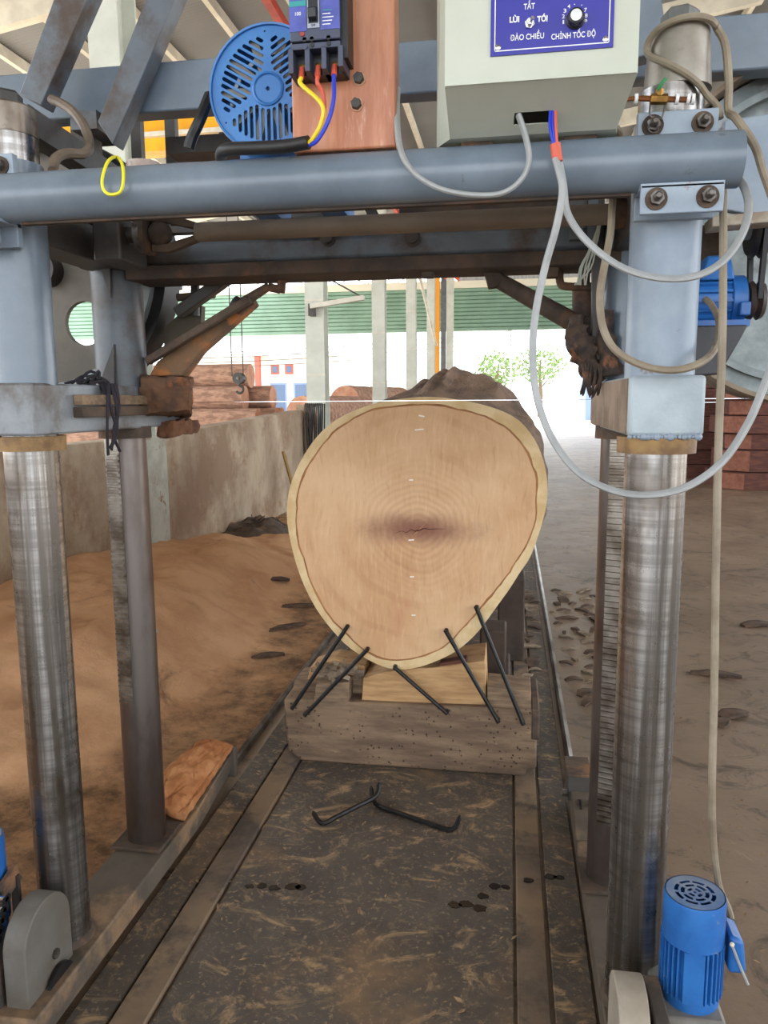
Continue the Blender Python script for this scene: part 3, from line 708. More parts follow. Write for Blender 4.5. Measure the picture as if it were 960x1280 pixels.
def plank_x(px, Y0, dep, lab, m_):              # right-hand edge brought up to the wedge plank
    q = [PY(x, y, Y0) for x, y in px]; mx = max(p.x for p in q)
    for p in q:
        if p.x > mx-.02: p.x = xw+.001
    return tag(MB().prism(q, (0, dep, 0)).build('plank', m_, loc=(q[0].x, Y0, min(p.z for p in q)), bevel=.003), lab, 'plank')
plank_x([(366,866),(368,850),(450,843),(450,868)], BY+.10, .16, 'weathered grey plank at the left end of the block', PLANK_GREY)
plank_x([(384,849),(388,834),(418,824),(450,832),(450,843.5)], BY+.10, .14, 'split rough plank wedged under the log left edge', PLANK)
p4 = plank([(392,877),(395,855),(436,853),(436,878.5)], BY+.005, .085, 'small weathered plank offcut lying before the bark shreds', PLANK_GREY)
plank([(609,887),(609,858),(664,864),(664,890)], BY+.015, .16, 'short weathered plank at the right end of the block', PLANK_GREY)
m = MB(); z4 = PY(415, 854, BY+.005).z; xa, xb = PY(396, 850, BY).x, PY(446, 850, BY).x
for k in range(42):
    p = Vector((rnd.uniform(xa, xb), BY+rnd.uniform(.02, .08), z4+.006+.05*rnd.random()**1.5)); dd = Vector((rnd.gauss(0, 1), rnd.gauss(0, .35), rnd.gauss(0, .35))).normalized()*rnd.uniform(.015, .035)
    if p.z-abs(dd.z) < z4: p.z = z4+abs(dd.z)
    e = dd.orthogonal().normalized()*rnd.uniform(.004, .010); m.hexa([p-dd-e, p-dd+e, p+dd+e, p+dd-e], [q+Vector((0, .004, .006)) for q in (p-dd-e, p-dd+e, p+dd+e, p+dd-e)])
tag(m.build('bark_shreds', BARK_SHRED), 'torn pale bark shreds crammed on the planks under the log', 'bark', kind='stuff')
# second support further back
for (x0, x1, y0, y1, z0, z1, lab) in [(-.75, .02, 3.55, 3.9, .012, .2, 'dark support block lying under the log behind the front block'), (-.12, -.0, 3.42, 3.6, .2, .46, 'dark upright wedge block chocking the log right side'),
                                      (-.05, .10, 4.3, 4.55, .012, .5, 'dark chock beside the log near the scattered bark'), (-.8, .0, 5.8, 6.2, .012, .34, 'far dark support block under the back of the log')]:
    tag(MB().box(x0, x1, y0, y1, z0, z1).build('support_block', mat('dark_block', srgb(80,66,56), srgb(60,48,42), 6, rough=.8, bump=.4), loc=((x0+x1)/2, (y0+y1)/2, z0), bevel=.01), lab, 'timber')

def dog(p, lab, grp):
    o = MB().tube(cat_rom([p[0], p[1], p[1]*.94+p[2]*.06, p[1]*.06+p[2]*.94, p[2], p[3]], 3), [.003]+[.0085]*14+[.003], 8).build('log_dog', DARK_STEEL, loc=tuple(p[2]))
    return tag(o, lab, 'iron dog', grp)
dogs = [((433,785),(366,884),'iron log dog leaning at the left end of the wooden block'), ((458,813),(382,893),'iron log dog second along from the left end of the block'), ((494,835),(558,891),'iron log dog slanting over the pale wedge plank'),
        ((558,790),(622,901),'long iron log dog at the right end of the wedge plank'), ((596,761),(653,903),'longest iron log dog reaching the right end of the block')]
for (A, B, lab) in dogs:
    a0 = PY(A[0], A[1], LY-.02); b0 = PY(B[0], B[1], BY-.02)
    dd = (a0-b0).normalized()
    dog([a0+Vector((0, .05, 0))+dd*.004, a0, b0, b0+Vector((0, .05, .0))], lab, 'iron dogs holding the log')
def floordog(pts, lab, lift=0):
    q = [PZ(x, y, .0225) for x, y in pts]
    q[0].z += .03; q[-1].z += .03
    for k, p in enumerate(q): p.z += lift*k/(len(q)-1)
    o = MB().tube(cat_rom(q, 4), [.003]+[.009]*(4*(len(q)-1)-1)+[.003], 8).build('log_dog', DARK_STEEL, loc=tuple(q[1])); tag(o, lab, 'iron dog', 'iron dogs lying on the bed plate')
floordog([(391,1024),(402,1031),(420,1025),(445,1014),(470,1002),(474,996)], 'shorter iron log dog lying on the bed plate touching the longer one', .028)
floordog([(464,992),(470,1005),(500,1017),(535,1029),(565,1037),(575,1029)], 'longer iron log dog lying on the bed plate')

# ================================================================== SAWMILL COLUMN FRAMES
LX, RX, FY, RY = -1.142, .306, 1.70, 2.165
CR = .0625
def arc_poly(x, y0, y1, z0, z1, r):
    pts = [(x, y0, z0), (x, y1, z0), (x, y1, z1-r)]
    n = 8
    cx = y1-r
    pts += [(x, cx+r*math.cos(R(90*k/n)), z1-r+r*math.sin(R(90*k/n))) for k in range(1, n+1)]
    cx = y0+r
    pts += [(x, cx-r*math.sin(R(90*k/n)), z1-r+r*math.cos(R(90*k/n))) for k in range(0, n+1)]
    return pts
def frame(side, x, lab):
    t = thing('column_frame', lab, 'machine frame', (x, 2, 0), 'rolling base frames of the saw')
    beam_m = mat('dusty_base_beam', srgb(96,86,74), srgb(74,66,58), 4, srgb(148,118,88), 3, .5, .68, rough=.7, bump=.25)
    x0, x1 = (x-.07, x+.095) if side < 0 else (x-.072, x+.08)
    MB().box(x0, x1, 1.42, 2.36, .028, .10).build('base_beam', beam_m, t, bevel=.006)
    MB().hexa([(x0,2.36,.028),(x1,2.36,.028),(x1-.02,2.72,.05),(x0,2.72,.05)], [(x0,2.36,.10),(x1,2.36,.10),(x1-.005,2.72,.14),(x0,2.72,.14)]).build('base_nose', beam_m, t, bevel=.005)
    MB().box(x0-.01, x1+.0, 2.72, 2.745, .03, .155).build('end_plate', beam_m, t, bevel=.003)
    # wheels on the rail
    for y in (1.56, 2.55): MB().lathe((x-.02+(.05 if side < 0 else -.03), y, .075), (1, 0, 0), [(0, .055), (.008, .055), (.008, .043), (.035, .043), (.035, .055), (.043, .055)], 24).build('rail_wheel', DARK_STEEL, t)
    # front column with machined collar
    MB().cyl((x, FY, .09), (x, FY, 2.10), CR, n=48).build('front_column', COLUMN, t)
    MB().lathe((x, FY, .10), (0, 0, 1), [(0, CR+.012), (.008, CR+.010), (.016, CR+.001)], 40).build('weld_bead', GRIME, t)
    MB().cyl((x, RY, .09), (x, RY, 2.04), CR*.97, n=48).build('rear_column', REARCOL, t)
    MB().box(x-.082, x+.082, RY-.085, RY+.085, .10, .112).build('foot_plate', RUST, t, bevel=.003)
    # toothed rack along the rear column
    ang = R(258) if side < 0 else R(250)
    d = Vector((math.cos(ang), math.sin(ang), 0)); s_ = Vector((-d.y, d.x, 0)); c0 = Vector((x, RY, 0))+d*(CR*.97-.004)
    rk = MB(); z = .58 if side < 0 else .3; p = .0165
    rk.hexa([c0-s_*.023+Vector((0,0,z)), c0+s_*.023+Vector((0,0,z)), c0+s_*.023+d*.004+Vector((0,0,z)), c0-s_*.023+d*.004+Vector((0,0,z))],
            [c0-s_*.023+Vector((0,0,1.42)), c0+s_*.023+Vector((0,0,1.42)), c0+s_*.023+d*.004+Vector((0,0,1.42)), c0-s_*.023+d*.004+Vector((0,0,1.42))])
    while z < 1.42:
        a, b = z+.002, z+.0115
        q0 = c0+Vector((0, 0, a)); q1 = c0+Vector((0, 0, b))
        rk.hexa([q0-s_*.022, q0+s_*.022, q0+s_*.022+d*.011+Vector((0,0,.002)), q0-s_*.022+d*.011+Vector((0,0,.002))], [q1-s_*.022, q1+s_*.022, q1+s_*.022+d*.011-Vector((0,0,.002)), q1-s_*.022+d*.011-Vector((0,0,.002))])
        z += p
    rk.build('toothed_rack', RACK, t, smooth=False)
    # rounded wheel cheek at the front
    if side < 0:
        pl = MB().prism(arc_poly(-1.142, 1.45, 1.635, .03, .318, .09), (.058, 0, 0)).build('wheel_cheek', mat('grey_cheek', srgb(116,114,110), srgb(92,86,78), 3, srgb(92,80,68), 4, .5, .7, rough=.6, bump=.2), t, bevel=.003)
        MB().cyl((-1.09, 1.56, .16), (-1.076, 1.56, .16), .012, n=6).build('bolt', BOLT, t)
    else:
        MB().prism(arc_poly(.232, 1.40, 1.56, .03, .315, .07), (.06, 0, 0)).build('wheel_cheek', mat('pale_cheek', srgb(176,166,152), srgb(148,136,120), 4, srgb(110,94,78), 5, .55, .7, rough=.6, bump=.2), t, bevel=.003)
        MB().prism(arc_poly(.305, 1.40, 1.60, .03, .27, .05), (.03, 0, 0)).build('inner_cheek', beam_m, t, bevel=.003)
        q = PX(706, 966, .226); 
        MB().box(.222, .30, 2.62, 2.70, .09, .20).build('scraper_box', DARK_PAINT, t, bevel=.004)
        MB().box(.216, .30, 2.58, 2.72, .20, .212).build('scraper_cap', GRIME, t, bevel=.002)
        MB().cyl((.205, 2.62, .12), (.222, 2.62, .12), .013, n=6).build('bolt', BOLT, t)
    # top stub: hex nut and collar
    if side > 0:
        MB().lathe((x+.01, FY, 2.10), (0, 0, 1), [(0, CR+.002), (.11, CR-.006), (.118, CR-.014)], 40).build('column_cap', mat('oily_cap', srgb(168,162,152), srgb(128,116,104), 5, srgb(112,84,62), 10, .56, .62, rough=.35, metal=.5, bump=.1), t)
        MB().lathe((x+.01, FY, 2.218), (0, 0, 1), [(0, .036), (.026, .036), (.032, .030)], 6).build('hex_nut', mat('cast_nut', srgb(120,122,120), srgb(92,92,90), 12, rough=.6, bump=.3), t, smooth=False)
    else:
        MB().lathe((x, FY, 2.10), (0, 0, 1), [(0, CR+.002), (.06, CR), (.066, CR-.008)], 40).build('column_cap', mat('oily_cap_left', srgb(140,130,118), srgb(104,90,76), 5, srgb(86,66,50), 8, .5, .6, rough=.3, metal=.6, bump=.1), t)
        MB().lathe((x, FY, 2.166), (0, 0, 1), [(0, .036), (.026, .036), (.032, .030)], 6).build('hex_nut', DARK_PAINT, t, smooth=False)
    return t
fL = frame(-1, LX, 'left rolling base frame with two steel columns beside the sawdust')
fR = frame(1, RX, 'right rolling base frame with two steel columns beside the small blue motor')
# sawdust caught on the left base nose
vs = []; fs = []; n = 22
for j in range(n):
    for i in range(n):
        u, v = i/(n-1), j/(n-1); x = -1.06-.19*(1-u)*(1.02-.35*v+.12*mnoise.noise(Vector((v*5, 3, 1)))); y = 2.27+.44*v
        h = .008+.034*math.sin(math.pi*min(1, u*1.1))*math.sin(math.pi*(.12+.8*v))+.016*mnoise.noise(Vector((u*6, v*8, 2)))+.008*mnoise.noise(Vector((u*17, v*20, 2)))
        vs.append((x, y, .10+.04*v+h*(1-max(0, (u-.75)*3.2))))
for j in range(n-1):
    for i in range(n-1): fs.append((j*n+i, j*n+i+1, (j+1)*n+i+1, (j+1)*n+i))
base = [i for i in range(n)]
hp = MB().add(vs, fs); k0 = len(hp.v)
o = hp.build('sawdust_heap', SAWDUST_OR, loc=(-1.15, 2.5, .1)); o.modifiers.new('s', 'SOLIDIFY').thickness = .03
rough(o, 2, .03, .012)
tag(o, 'bright orange sawdust heaped on the nose of the left base beam', 'sawdust', kind='stuff')

# ================================================================== SAW HEAD (slides on the columns)
H = thing('band_saw_carriage', 'grey blue band saw carriage carried on the four columns above the log', 'saw', (-.42, 1.9, 1.45))
PYc, PZc = 1.585, 1.937
def bolt_set(x, y, z, r=.0105, dirv=(0, -1, 0)):
    d = Vector(dirv); p = Vector((x, y, z))
    b = MB().lathe(p, d, [(0, r*1.9), (.004, r*1.9)], 20); b.build('washer', GRIME, H)
    MB().lathe(p+d*.004, d, [(0, r*1.25), (.012, r*1.25)], 6).build('nut', BOLT, H, smooth=False)
    MB().lathe(p+d*.016, d, [(0, r*.72), (.012, r*.72), (.016, r*.4)], 14).build('bolt_end', BOLT, H)
# front pipe
MB().lathe((-1.42, PYc, PZc+.0), (1, 0, 0), [(0, .05), (1.83, .05)], 48).build('front_pipe', GREY_BLUE, H)
MB().box(-1.05, .22, 1.585, 1.602, 1.882, 1.890).build('under_strip', RUST, H)
for x in (RX, LX-.0):
    dx = 0 if x > 0 else -.01
    MB().box(x-.075+dx, x+.072+dx, 1.615, 1.634, 1.842, 2.04).build('pipe_bracket', LIGHT_BLUE, H, bevel=.002)
    MB().box(x-.075+dx, x+.072+dx, 1.545, 1.556, 1.838, 1.89).build('clamp_plate', LIGHT_BLUE, H, bevel=.002)
    for z, y in ((1.864, 1.545), (2.014, 1.615)):
        for s_ in (-.047, .043): bolt_set(x+s_+dx, y, z)
    MB().box(x-.075+dx, x+.072+dx, 1.545, 1.63, 1.885, 1.892).build('plate_web', LIGHT_BLUE, H)
# sleeves, bushes and clamp blocks
for x in (LX, RX):
    MB().lathe((x, FY, 1.54), (0, 0, 1), [(0, .0695), (.50, .0695)], 48).build('front_sleeve', LIGHT_BLUE if x > 0 else GREY_BLUE, H)
    MB().lathe((x, RY, 1.54), (0, 0, 1), [(0, .073), (.44, .073)], 48).build('rear_sleeve', GREY_BLUE_DIRTY if x < 0 else GREY_BLUE, H)
    MB().lathe((x, FY, 1.388), (0, 0, 1), [(0, CR+.003), (0, CR+.017), (.034, CR+.018), (.034, CR+.003)], 48, True).build('bush_ring', BRASS_RING, H)
    MB().lathe((x, RY, 1.395), (0, 0, 1), [(0, CR+.001), (0, CR+.014), (.034, CR+.014), (.034, CR+.001)], 40, True).build('bush_ring', GRIME, H)
MB().box(LX-.082, LX+.07, 1.618, 2.48, 1.425, 1.546).build('clamp_block', mat('clamp_paint_left', srgb(150,156,162), srgb(120,124,128), 3, srgb(84,72,62), 3, .5, .66, rough=.4, bump=.25), H, bevel=.006)
MB().box(RX-.07, RX+.076, 1.618, 2.36, 1.425, 1.546).build('clamp_block', mat('clamp_paint_right', srgb(176,188,194), srgb(156,168,176), 7, srgb(140,112,90), 5, .62, .74, rough=.42, bump=.5, bscale=60), H, bevel=.008)
MB().box(RX-.0725, RX-.07, 1.640, 2.34, 1.430, 1.541).build('dust_coat', mat('dusty_side', srgb(156,136,116), srgb(120,102,86), 8, srgb(96,70,50), 6, .55, .7, rough=.8, bump=.4), H)
# rough weld drips under the right block
wd = MB()
for k in range(16): wd.ball((RX-.066+.0088*k, 1.622, 1.424), rnd.uniform(.004, .009), n=8)
wd.build('weld_drips', LIGHT_BLUE, H)
# side girders tying front and rear sleeves, gussets
for x in (LX, RX):
    MB().box(x-.05, x+.05, 1.62, 2.52, 1.872, 1.965).build('side_girder', DARK_PAINT, H, bevel=.004)
    MB().box(x-.075, x+.06, 1.72, 2.5, 1.965, 1.975).build('girder_flange', DARK_PAINT, H)
for (px, Y) in (((118, 302), 2.10),):
    a = PY(112, 310, 2.07); b = PY(136, 308, 2.07); c = PY(137, 372, 2.07)
    MB().prism([(a.x, 2.075, a.z+.03), (b.x, 2.075, b.z+.03), (c.x, 2.075, c.z)], (0, .012, 0)).build('gusset', DARK_PAINT, H)
    a = PY(121, 474, 2.07); b = PY(141, 430, 2.07); c = PY(141, 474, 2.07)
    MB().prism([(a.x, 2.075, 1.545), (c.x, 2.075, 1.545), (b.x, 2.075, b.z)], (0, .012, 0)).build('gusset', DARK_PAINT, H)
# rear cross beam with angle below
zt = PY(520, 291, 2.13).z; zb = PY(520, 321, 2.13).z; za = PY(520, 340, 2.13).z
MB().box(LX+.02, RX, 2.12, 2.22, zb, zt).build('rear_beam', GREY_BLUE_DIRTY, H, bevel=.012)
MB().box(LX+.06, RX-.02, 2.10, 2.25, za, zb-.002).build('lower_angle', RUST, H, bevel=.004)
MB().box(-.32, .24, 2.26, 2.30, PY(600, 296, 2.28).z, PY(600, 252, 2.28).z).build('rear_plate', RUST, H)
for px in (410, 516): 
    p = PY(px, 298, 2.12); MB().lathe((p.x, 2.12, p.z), (0, -1, 0), [(0, .022), (.006, .022), (.006, .015), (.02, .015)], 16).build('beam_bolt', DARK_PAINT, H)
for px in (535, 690):
    p = PY(px, 345, 2.15); MB().box(p.x-.016, p.x+.016, 2.13, 2.17, p.z-.005, za+.01).build('hanger_stub', GRIME, H, bevel=.004)
# back braces seen between pipe and shaft
for (a, b) in (((298, 262), (350, 277)), ((360, 280), (412, 262)), ((390, 262), (440, 280)), ((455, 262), (480, 280))):
    MB().bar(PY(a[0], a[1]-14, 2.4), PY(b[0], b[1]+12, 2.4), .05, .03).build('back_brace', DARK_PAINT, H)
# universal-joint drive shaft
SY = 1.93
a = PY(200, 292, SY); b = PY(770, 268, SY); za_ = (a.z+b.z)/2; a.z = b.z = za_
MB().cyl((a.x+.10, SY, za_), (b.x, SY, za_), .0235, n=24).build('drive_shaft', mat('dusty_shaft', srgb(150,136,120), srgb(124,110,96), 5, srgb(92,78,68), 4, .55, .7, rough=.6, metal=.2, bump=.2, stretch=(.5, 1, 1)), H)
MB().lathe((a.x-.055, SY, za_), (1, 0, 0), [(0, .03), (.0, .045), (.016, .045), (.016, .034)], 28).build('joint_flange', BOLT, H)
MB().lathe((a.x-.035, SY, za_), (1, 0, 0), [(0, .052), (.012, .052)], 28).build('joint_flange', GRIME, H)
MB().ball((a.x, SY, za_), .032).build('joint_cross', GRIME, H)
for s_ in (-1, 1):
    MB().prism([(a.x-.02, SY-.012, za_+s_*.044), (a.x+.025, SY-.012, za_+s_*.048), (a.x+.11, SY-.012, za_+s_*.02), (a.x+.11, SY-.012, za_+s_*.004), (a.x+.02, SY-.012, za_+s_*.026), (a.x-.02, SY-.012, za_+s_*.026)], (0, .024, 0)).build('joint_yoke', GRIME, H, bevel=.003)
MB().cyl((a.x-.13, SY, za_), (a.x-.05, SY, za_), .02).build('stub_shaft', DARK_PAINT, H)
MB().box(a.x-.16, a.x-.085, SY-.05, SY+.10, za_-.07, 1.965).build('bearing_block', DARK_PAINT, H, bevel=.006)
MB().cyl((b.x-.01, SY, za_), (b.x+.06, SY, za_), .035).build('shaft_coupling', GRIME, H)
# upper frame: rear top beam and diagonal braces
TY = 2.20
z0 = PY(260, 135, TY).z; z1 = PY(260, 72, TY).z
MB().box(-1.9, 1.5, TY, TY+.07, z0, z1).build('top_beam', GREY_BLUE, H, bevel=.005)
for x in (-1.25, .20):
    MB().box(x-.035, x+.035, TY+.01, TY+.06, 1.9, z0).build('rear_upright', DARK_PAINT, H)
def flatbar(pts, Y, th, nm, m_):
    q = [PY(x, y, Y) for x, y in pts]; return MB().prism(q, (0, th, 0)).build(nm, m_, H, bevel=.003)
flatbar([(24,117),(51,132),(128,-45),(83,-45)], 2.05, .06, 'diagonal_brace', GREY_BLUE_DIRTY)
flatbar([(122,152),(141,181),(239,-50),(201,-50)], 2.12, .06, 'diagonal_brace', GREY_BLUE_DIRTY)
flatbar([(796,-40),(796,72),(836,62),(822,-40)], 2.05, .06, 'diagonal_brace', GREY_BLUE)
zz = PX(30, 140, LX+.05).z
MB().bar((LX+.03, 1.70, 2.14), (LX+.03, 2.5, 2.10), .05, .06).build('top_channel', DARK_PAINT, H)
MB().bar((LX-.02, 2.5, 1.97), (LX-.02, 2.5, 2.14), .06, .06).build('channel_post', DARK_PAINT, H)
a = PY(112, 160, 2.2); MB().box(a.x-.03, a.x+.05, 2.15, 2.3, a.z-.02, a.z+.03).build('cross_channel', GREY_BLUE_DIRTY, H)
for px in (170, 213):
    q = PY(px, 182, 2.6); q1 = PY(px, 130, 2.6); MB().box(q.x-.018, q.x+.018, 2.6, 2.63, q.z-.1, q1.z).build('short_post', DARK_PAINT, H)
q = PY(215, 186, 2.5); MB().box(-1.1, -.6, 2.45, 2.55, q.z-.03, q.z+.02).build('cross_member', DARK_PAINT, H)
# bracket and tape roll seat on the pipe top
a = PY(214, 190, 1.70)
MB().prism([(a.x, 1.68, 1.985), (a.x+.07, 1.68, 1.985), (a.x+.05, 1.68, 2.02), (a.x, 1.68, 2.02)], (0, .01, 0)).build('motor_foot', DARK_PAINT, H)
MB().box(a.x-.02, a.x+.13, 1.66, 1.78, 1.972, 1.985).build('motor_foot_plate', DARK_PAINT, H)
for y_ in (1.83, 2.13): MB().box(LX, RX, y_, y_+.04, 1.972, 1.990).build('motor_rail', DARK_PAINT, H)
# left band wheel behind the columns
def bandwheel(cx, cz, r, holes, y, nm, m_, rimm):
    n = 72; out = [((r-.05)*math.cos(2*math.pi*k/n), (r-.05)*math.sin(2*math.pi*k/n)) for k in range(n)]
    hl = []
    for k in range(holes):
        a = 2*math.pi*k/holes+R(-56); c = (.2*math.cos(a), .2*math.sin(a)); hl.append([(c[0]+.07*math.cos(2*math.pi*j/24), c[1]+.07*math.sin(2*math.pi*j/24)) for j in range(24)])
    MB().holed(out, hl, lambda u, v, w: Vector((cx+u, y+w, cz+v)), .02).build('wheel_web', m_, H)
    MB().lathe((cx, y-.04, cz), (0, 1, 0), [(0, r-.055), (0, r-.004), (.10, r), (.10, r-.055)], 96, True).build('wheel_rim', rimm, H)
    MB().lathe((cx, y-.06, cz), (0, 1, 0), [(0, .05), (.16, .05)], 28).build('wheel_hub', DARK_PAINT, H)
BLY = 2.36
bandwheel(-1.475, 1.92, .42, 5, BLY, 'left', mat('dusty_web', srgb(122,116,106), srgb(98,92,84), 4, rough=.7, bump=.2), BLACK)
MB().lathe((-1.475, BLY-.07, 1.92), (0, 1, 0), [(0, .36), (0, .382), (.03, .382), (.03, .36)], 96, True).build('rim_lip', GALV, H)
bandwheel(.79, 1.935, .437, 0, BLY, 'right', GALV, GALV)
MB().lathe((.79, BLY-.06, 1.935), (0, 1, 0), [(0, .375), (0, .395), (.02, .395), (.02, .375)], 96, True).build('rim_lip', GALV, H)
MB().lathe((.79, BLY-.12, 1.935), (0, 1, 0), [(0, .44), (0, .452), (.17, .452), (.17, .44)], 96, True).build('rim_guard', mat('rusty_guard', srgb(150,134,114), srgb(112,92,74), 4, srgb(168,170,166), 5, .55, .7, rough=.7, bump=.3), H)
# saw band: lower run, thin
MB().box(-1.475, .79, BLY-.03, BLY+.05, 1.4985, 1.5).build('saw_band', CHROME, H)
# guide arms
def arm(pts, w, h, nm, m_): MB().bar(pts[0], pts[1], w, h).build(nm, m_, H, bevel=.004)
MB().prism([PY(186,470,2.2), PY(228,470,2.2), PY(250,440,2.2), PY(318,380,2.2), PY(312,370,2.2), PY(196,452,2.2)], (0, .05, 0)).build('guide_arm', mat('orange_dusted_arm', srgb(128,98,72), srgb(96,76,60), 8, srgb(176,112,62), 9, .5, .62, rough=.9, bump=.5), H, bevel=.004)
arm((PY(184,452,2.17), PY(312,374,2.17)), .03, .022, 'guide_arm_bar', GRIME)
MB().cyl(PY(296,383,2.2), PY(336,358,2.2), .016, .012, 14).build('guide_rod', GRIME, H)
MB().cyl(PY(292,378,2.2), PY(303,385,2.2), .022, .022, 14).build('guide_clamp', DARK_PAINT, H)
MB().tube([PY(336,359,2.2), PY(350,362,2.2)], .012, 10).build('guide_tip', GRIME, H); MB().cyl(PY(353,338,2.2), PY(351,366,2.2), .014, .012, 12).build('guide_pin', GRIME, H)
arm((PY(222,392,2.3), PY(320,322,2.3)), .04, .035, 'strut', DARK_PAINT)
MB().cyl(PY(244,350,2.34), PY(244,395,2.34), .014).build('oil_rod', DARK_PAINT, H); MB().cyl(PY(222,372,2.34), PY(268,368,2.34), .012).build('oil_rod', GRIME, H); MB().cyl(PY(262,335,2.32), PY(262,372,2.32), .018).build('hanger_stub', GRIME, H)
MB().prism([PY(205,455,2.36), PY(250,438,2.36), PY(252,382,2.36), PY(238,380,2.36), PY(205,410,2.36)], (0, .03, 0)).build('guide_plate', mat('dark_olive', srgb(92,86,72), rough=.8, bump=.3), H)
a = PY(186, 500, 2.3); rough(MB().hexa([PY(172,518,2.12), PY(238,512,2.12), PY(238,520,2.4), PY(180,524,2.4)], [PY(176,470,2.12), PY(236,474,2.12), PY(240,474,2.4), PY(186,470,2.4)]).build('guide_foot', mat('orange_caked', srgb(112,78,54), srgb(80,58,44), 14, srgb(158,94,50), 9, .52, .66, rough=.9, bump=.7), H), 5, .05, .035)
# right guide arm, bracket, pipe, oil pot
MB().cyl(PY(622,350,2.2), PY(722,406,2.2), .021, .027, 20).build('guide_arm', GRIME, H); MB().cyl(PY(618,352,2.2), PY(628,346,2.2), .026, .022, 16).build('guide_collar', GRIME, H)
MB().prism([PY(600,330,2.18), PY(620,330,2.18), PY(622,358,2.18), PY(610,360,2.18), PY(606,345,2.18)], (0, .04, 0)).build('guide_hanger', GRIME, H, bevel=.003)
MB().tube(cat_rom([PY(700,333,2.2), PY(700,352,2.2), PY(708,358,2.2), PY(745,358,2.2)], 4), .011, 10).build('elbow_pipe', GRIME, H)
MB().cyl(PY(731,360,2.24), PY(731,408,2.24), .034, n=20).build('oil_pot', GRIME, H); MB().cyl(PY(731,338,2.24), PY(731,362,2.24), .014, n=14).build('oil_pot_neck', GRIME, H)
MB().prism([PY(708,412,2.14), PY(740,392,2.14), PY(782,395,2.14), PY(780,472,2.14), PY(738,472,2.14)], (0, .08, 0)).build('guide_bracket', RUST, H, bevel=.006)
arm((PY(748,250,2.1), PY(746,470,2.1)), .03, .03, 'hanging_bar', DARK_PAINT)
for px, w in ((722, 16), (742, 12)):
    a = PY(px, 225, 2.05); b = PY(px, 300, 2.05); MB().box(a.x-w*.001, a.x+w*.001, 2.04, 2.07, b.z, a.z).build('hanging_bar', GREY_BLUE_DIRTY, H)
MB().tube(cat_rom([PY(716,400,2.12), PY(710,430,2.1), PY(724,452,2.1), PY(736,470,2.1)], 4), .008, 8).build('drip_hose', BLACK, H)
MB().tube(cat_rom([PY(742,402,2.1), PY(755,396,2.09), PY(752,430,2.09), PY(741,448,2.09)], 4), .006, 8).build('drip_hose', HOSE, H)
def lumpy(pts, rads, nm, m_, amp=.5, seed=0):
    q = cat_rom(pts, 6); n = len(q); o = MB().tube(q, [rads[min(len(rads)-1, int(i*len(rads)/n))] for i in range(n)], 16)
    for k_, p in enumerate(o.v):
        c_ = q[min(n-1, k_//16)]; o.v[k_] = c_+(p-c_)*(1+amp*mnoise.noise(p*45+Vector((seed, 0, 0)))+amp*.6*mnoise.noise(p*110))
    return o.build(nm, m_, H, ang=80)
GREASE = mat('grease_and_sawdust', srgb(76,58,46), srgb(44,36,32), 30, srgb(128,84,56), 18, .55, .68, rough=.8, bump=.7)
lumpy([PY(722,396,2.1), PY(722,420,2.09), PY(733,448,2.09), PY(748,478,2.1)], [.018, .028, .034, .03, .022], 'grease_cake', GREASE)
lumpy([PY(760,388,2.08), PY(758,430,2.08), PY(764,470,2.08)], [.016, .024, .03], 'grease_cake', GREASE, seed=4)
for k in range(7):
    p = PY(728+4*k, 455, 2.06); MB().tube(cat_rom([p, p+Vector((rnd.uniform(-.01, .01), -.004, -.04)), p+Vector((rnd.uniform(-.02, .01), 0, -.07-.02*rnd.random()))], 4), [.004]*8+[.0015], 6).build('hanging_fibre', GREASE, H)
# right head side: panels, ledge, curved guard, motor bracket, pulley
MB().prism([PY(905,150,1.93), PY(975,140,1.93), PY(975,275,1.93), PY(905,262,1.93)], (0, .025, 0)).build('side_panel', LIGHT_BLUE, H, bevel=.003)
MB().prism([PY(890,270,1.90), PY(975,262,1.90), PY(975,276,1.90), PY(890,284,1.90)], (0, .07, 0)).build('ledge', mat('chipped_pale_ledge', srgb(196,188,172), srgb(150,132,112), 9, rough=.7, bump=.4), H, bevel=.003)
MB().prism([PY(868,285,2.15), PY(900,275,2.15), PY(905,330,2.15), PY(868,330,2.15)], (0, .1, 0)).build('sawdust_shelf', GRIME, H)
HA = PY(858, 378, 2.06); HB = PY(930, 374, 2.06); HB.z = HA.z
bk = [PY(866,402,1.98), PY(936,402,1.98), PY(928,420,1.98), PY(900,468,1.98), PY(866,470,1.98)]
for q in bk[:2]: q.z = HA.z-.064
MB().prism(bk, (0, .16, 0)).build('motor_bracket', mat('dark_bracket', srgb(62,62,66), srgb(48,48,50), 5, rough=.5, bump=.1), H, bevel=.004)
PXc = HB.x+.024; zd = PY(945, 322, 2.06).z+.068
MB().lathe((PXc-.02, 2.06, zd), (1, 0, 0), [(0, .062), (.010, .070), (.020, .058), (.030, .070), (.040, .062)], 36).build('drive_pulley', BLACK, H)
MB().lathe((PXc-.035, 2.06, zd), (1, 0, 0), [(0, .026), (.07, .026)], 20).build('pulley_hub', GALV, H)
for s_ in (-1, 1): MB().bar((PXc, 2.06+s_*.062, zd), (PXc, 2.06+s_*.040, HA.z), .016, .011, (1, 0, 0)).build('drive_belt', BLACK, H)
MB().lathe((PXc-.018, 2.06, HA.z), (1, 0, 0), [(0, .042), (.01, .047), (.018, .036), (.026, .047), (.036, .042)], 28).build('small_pulley', DARK_PAINT, H)
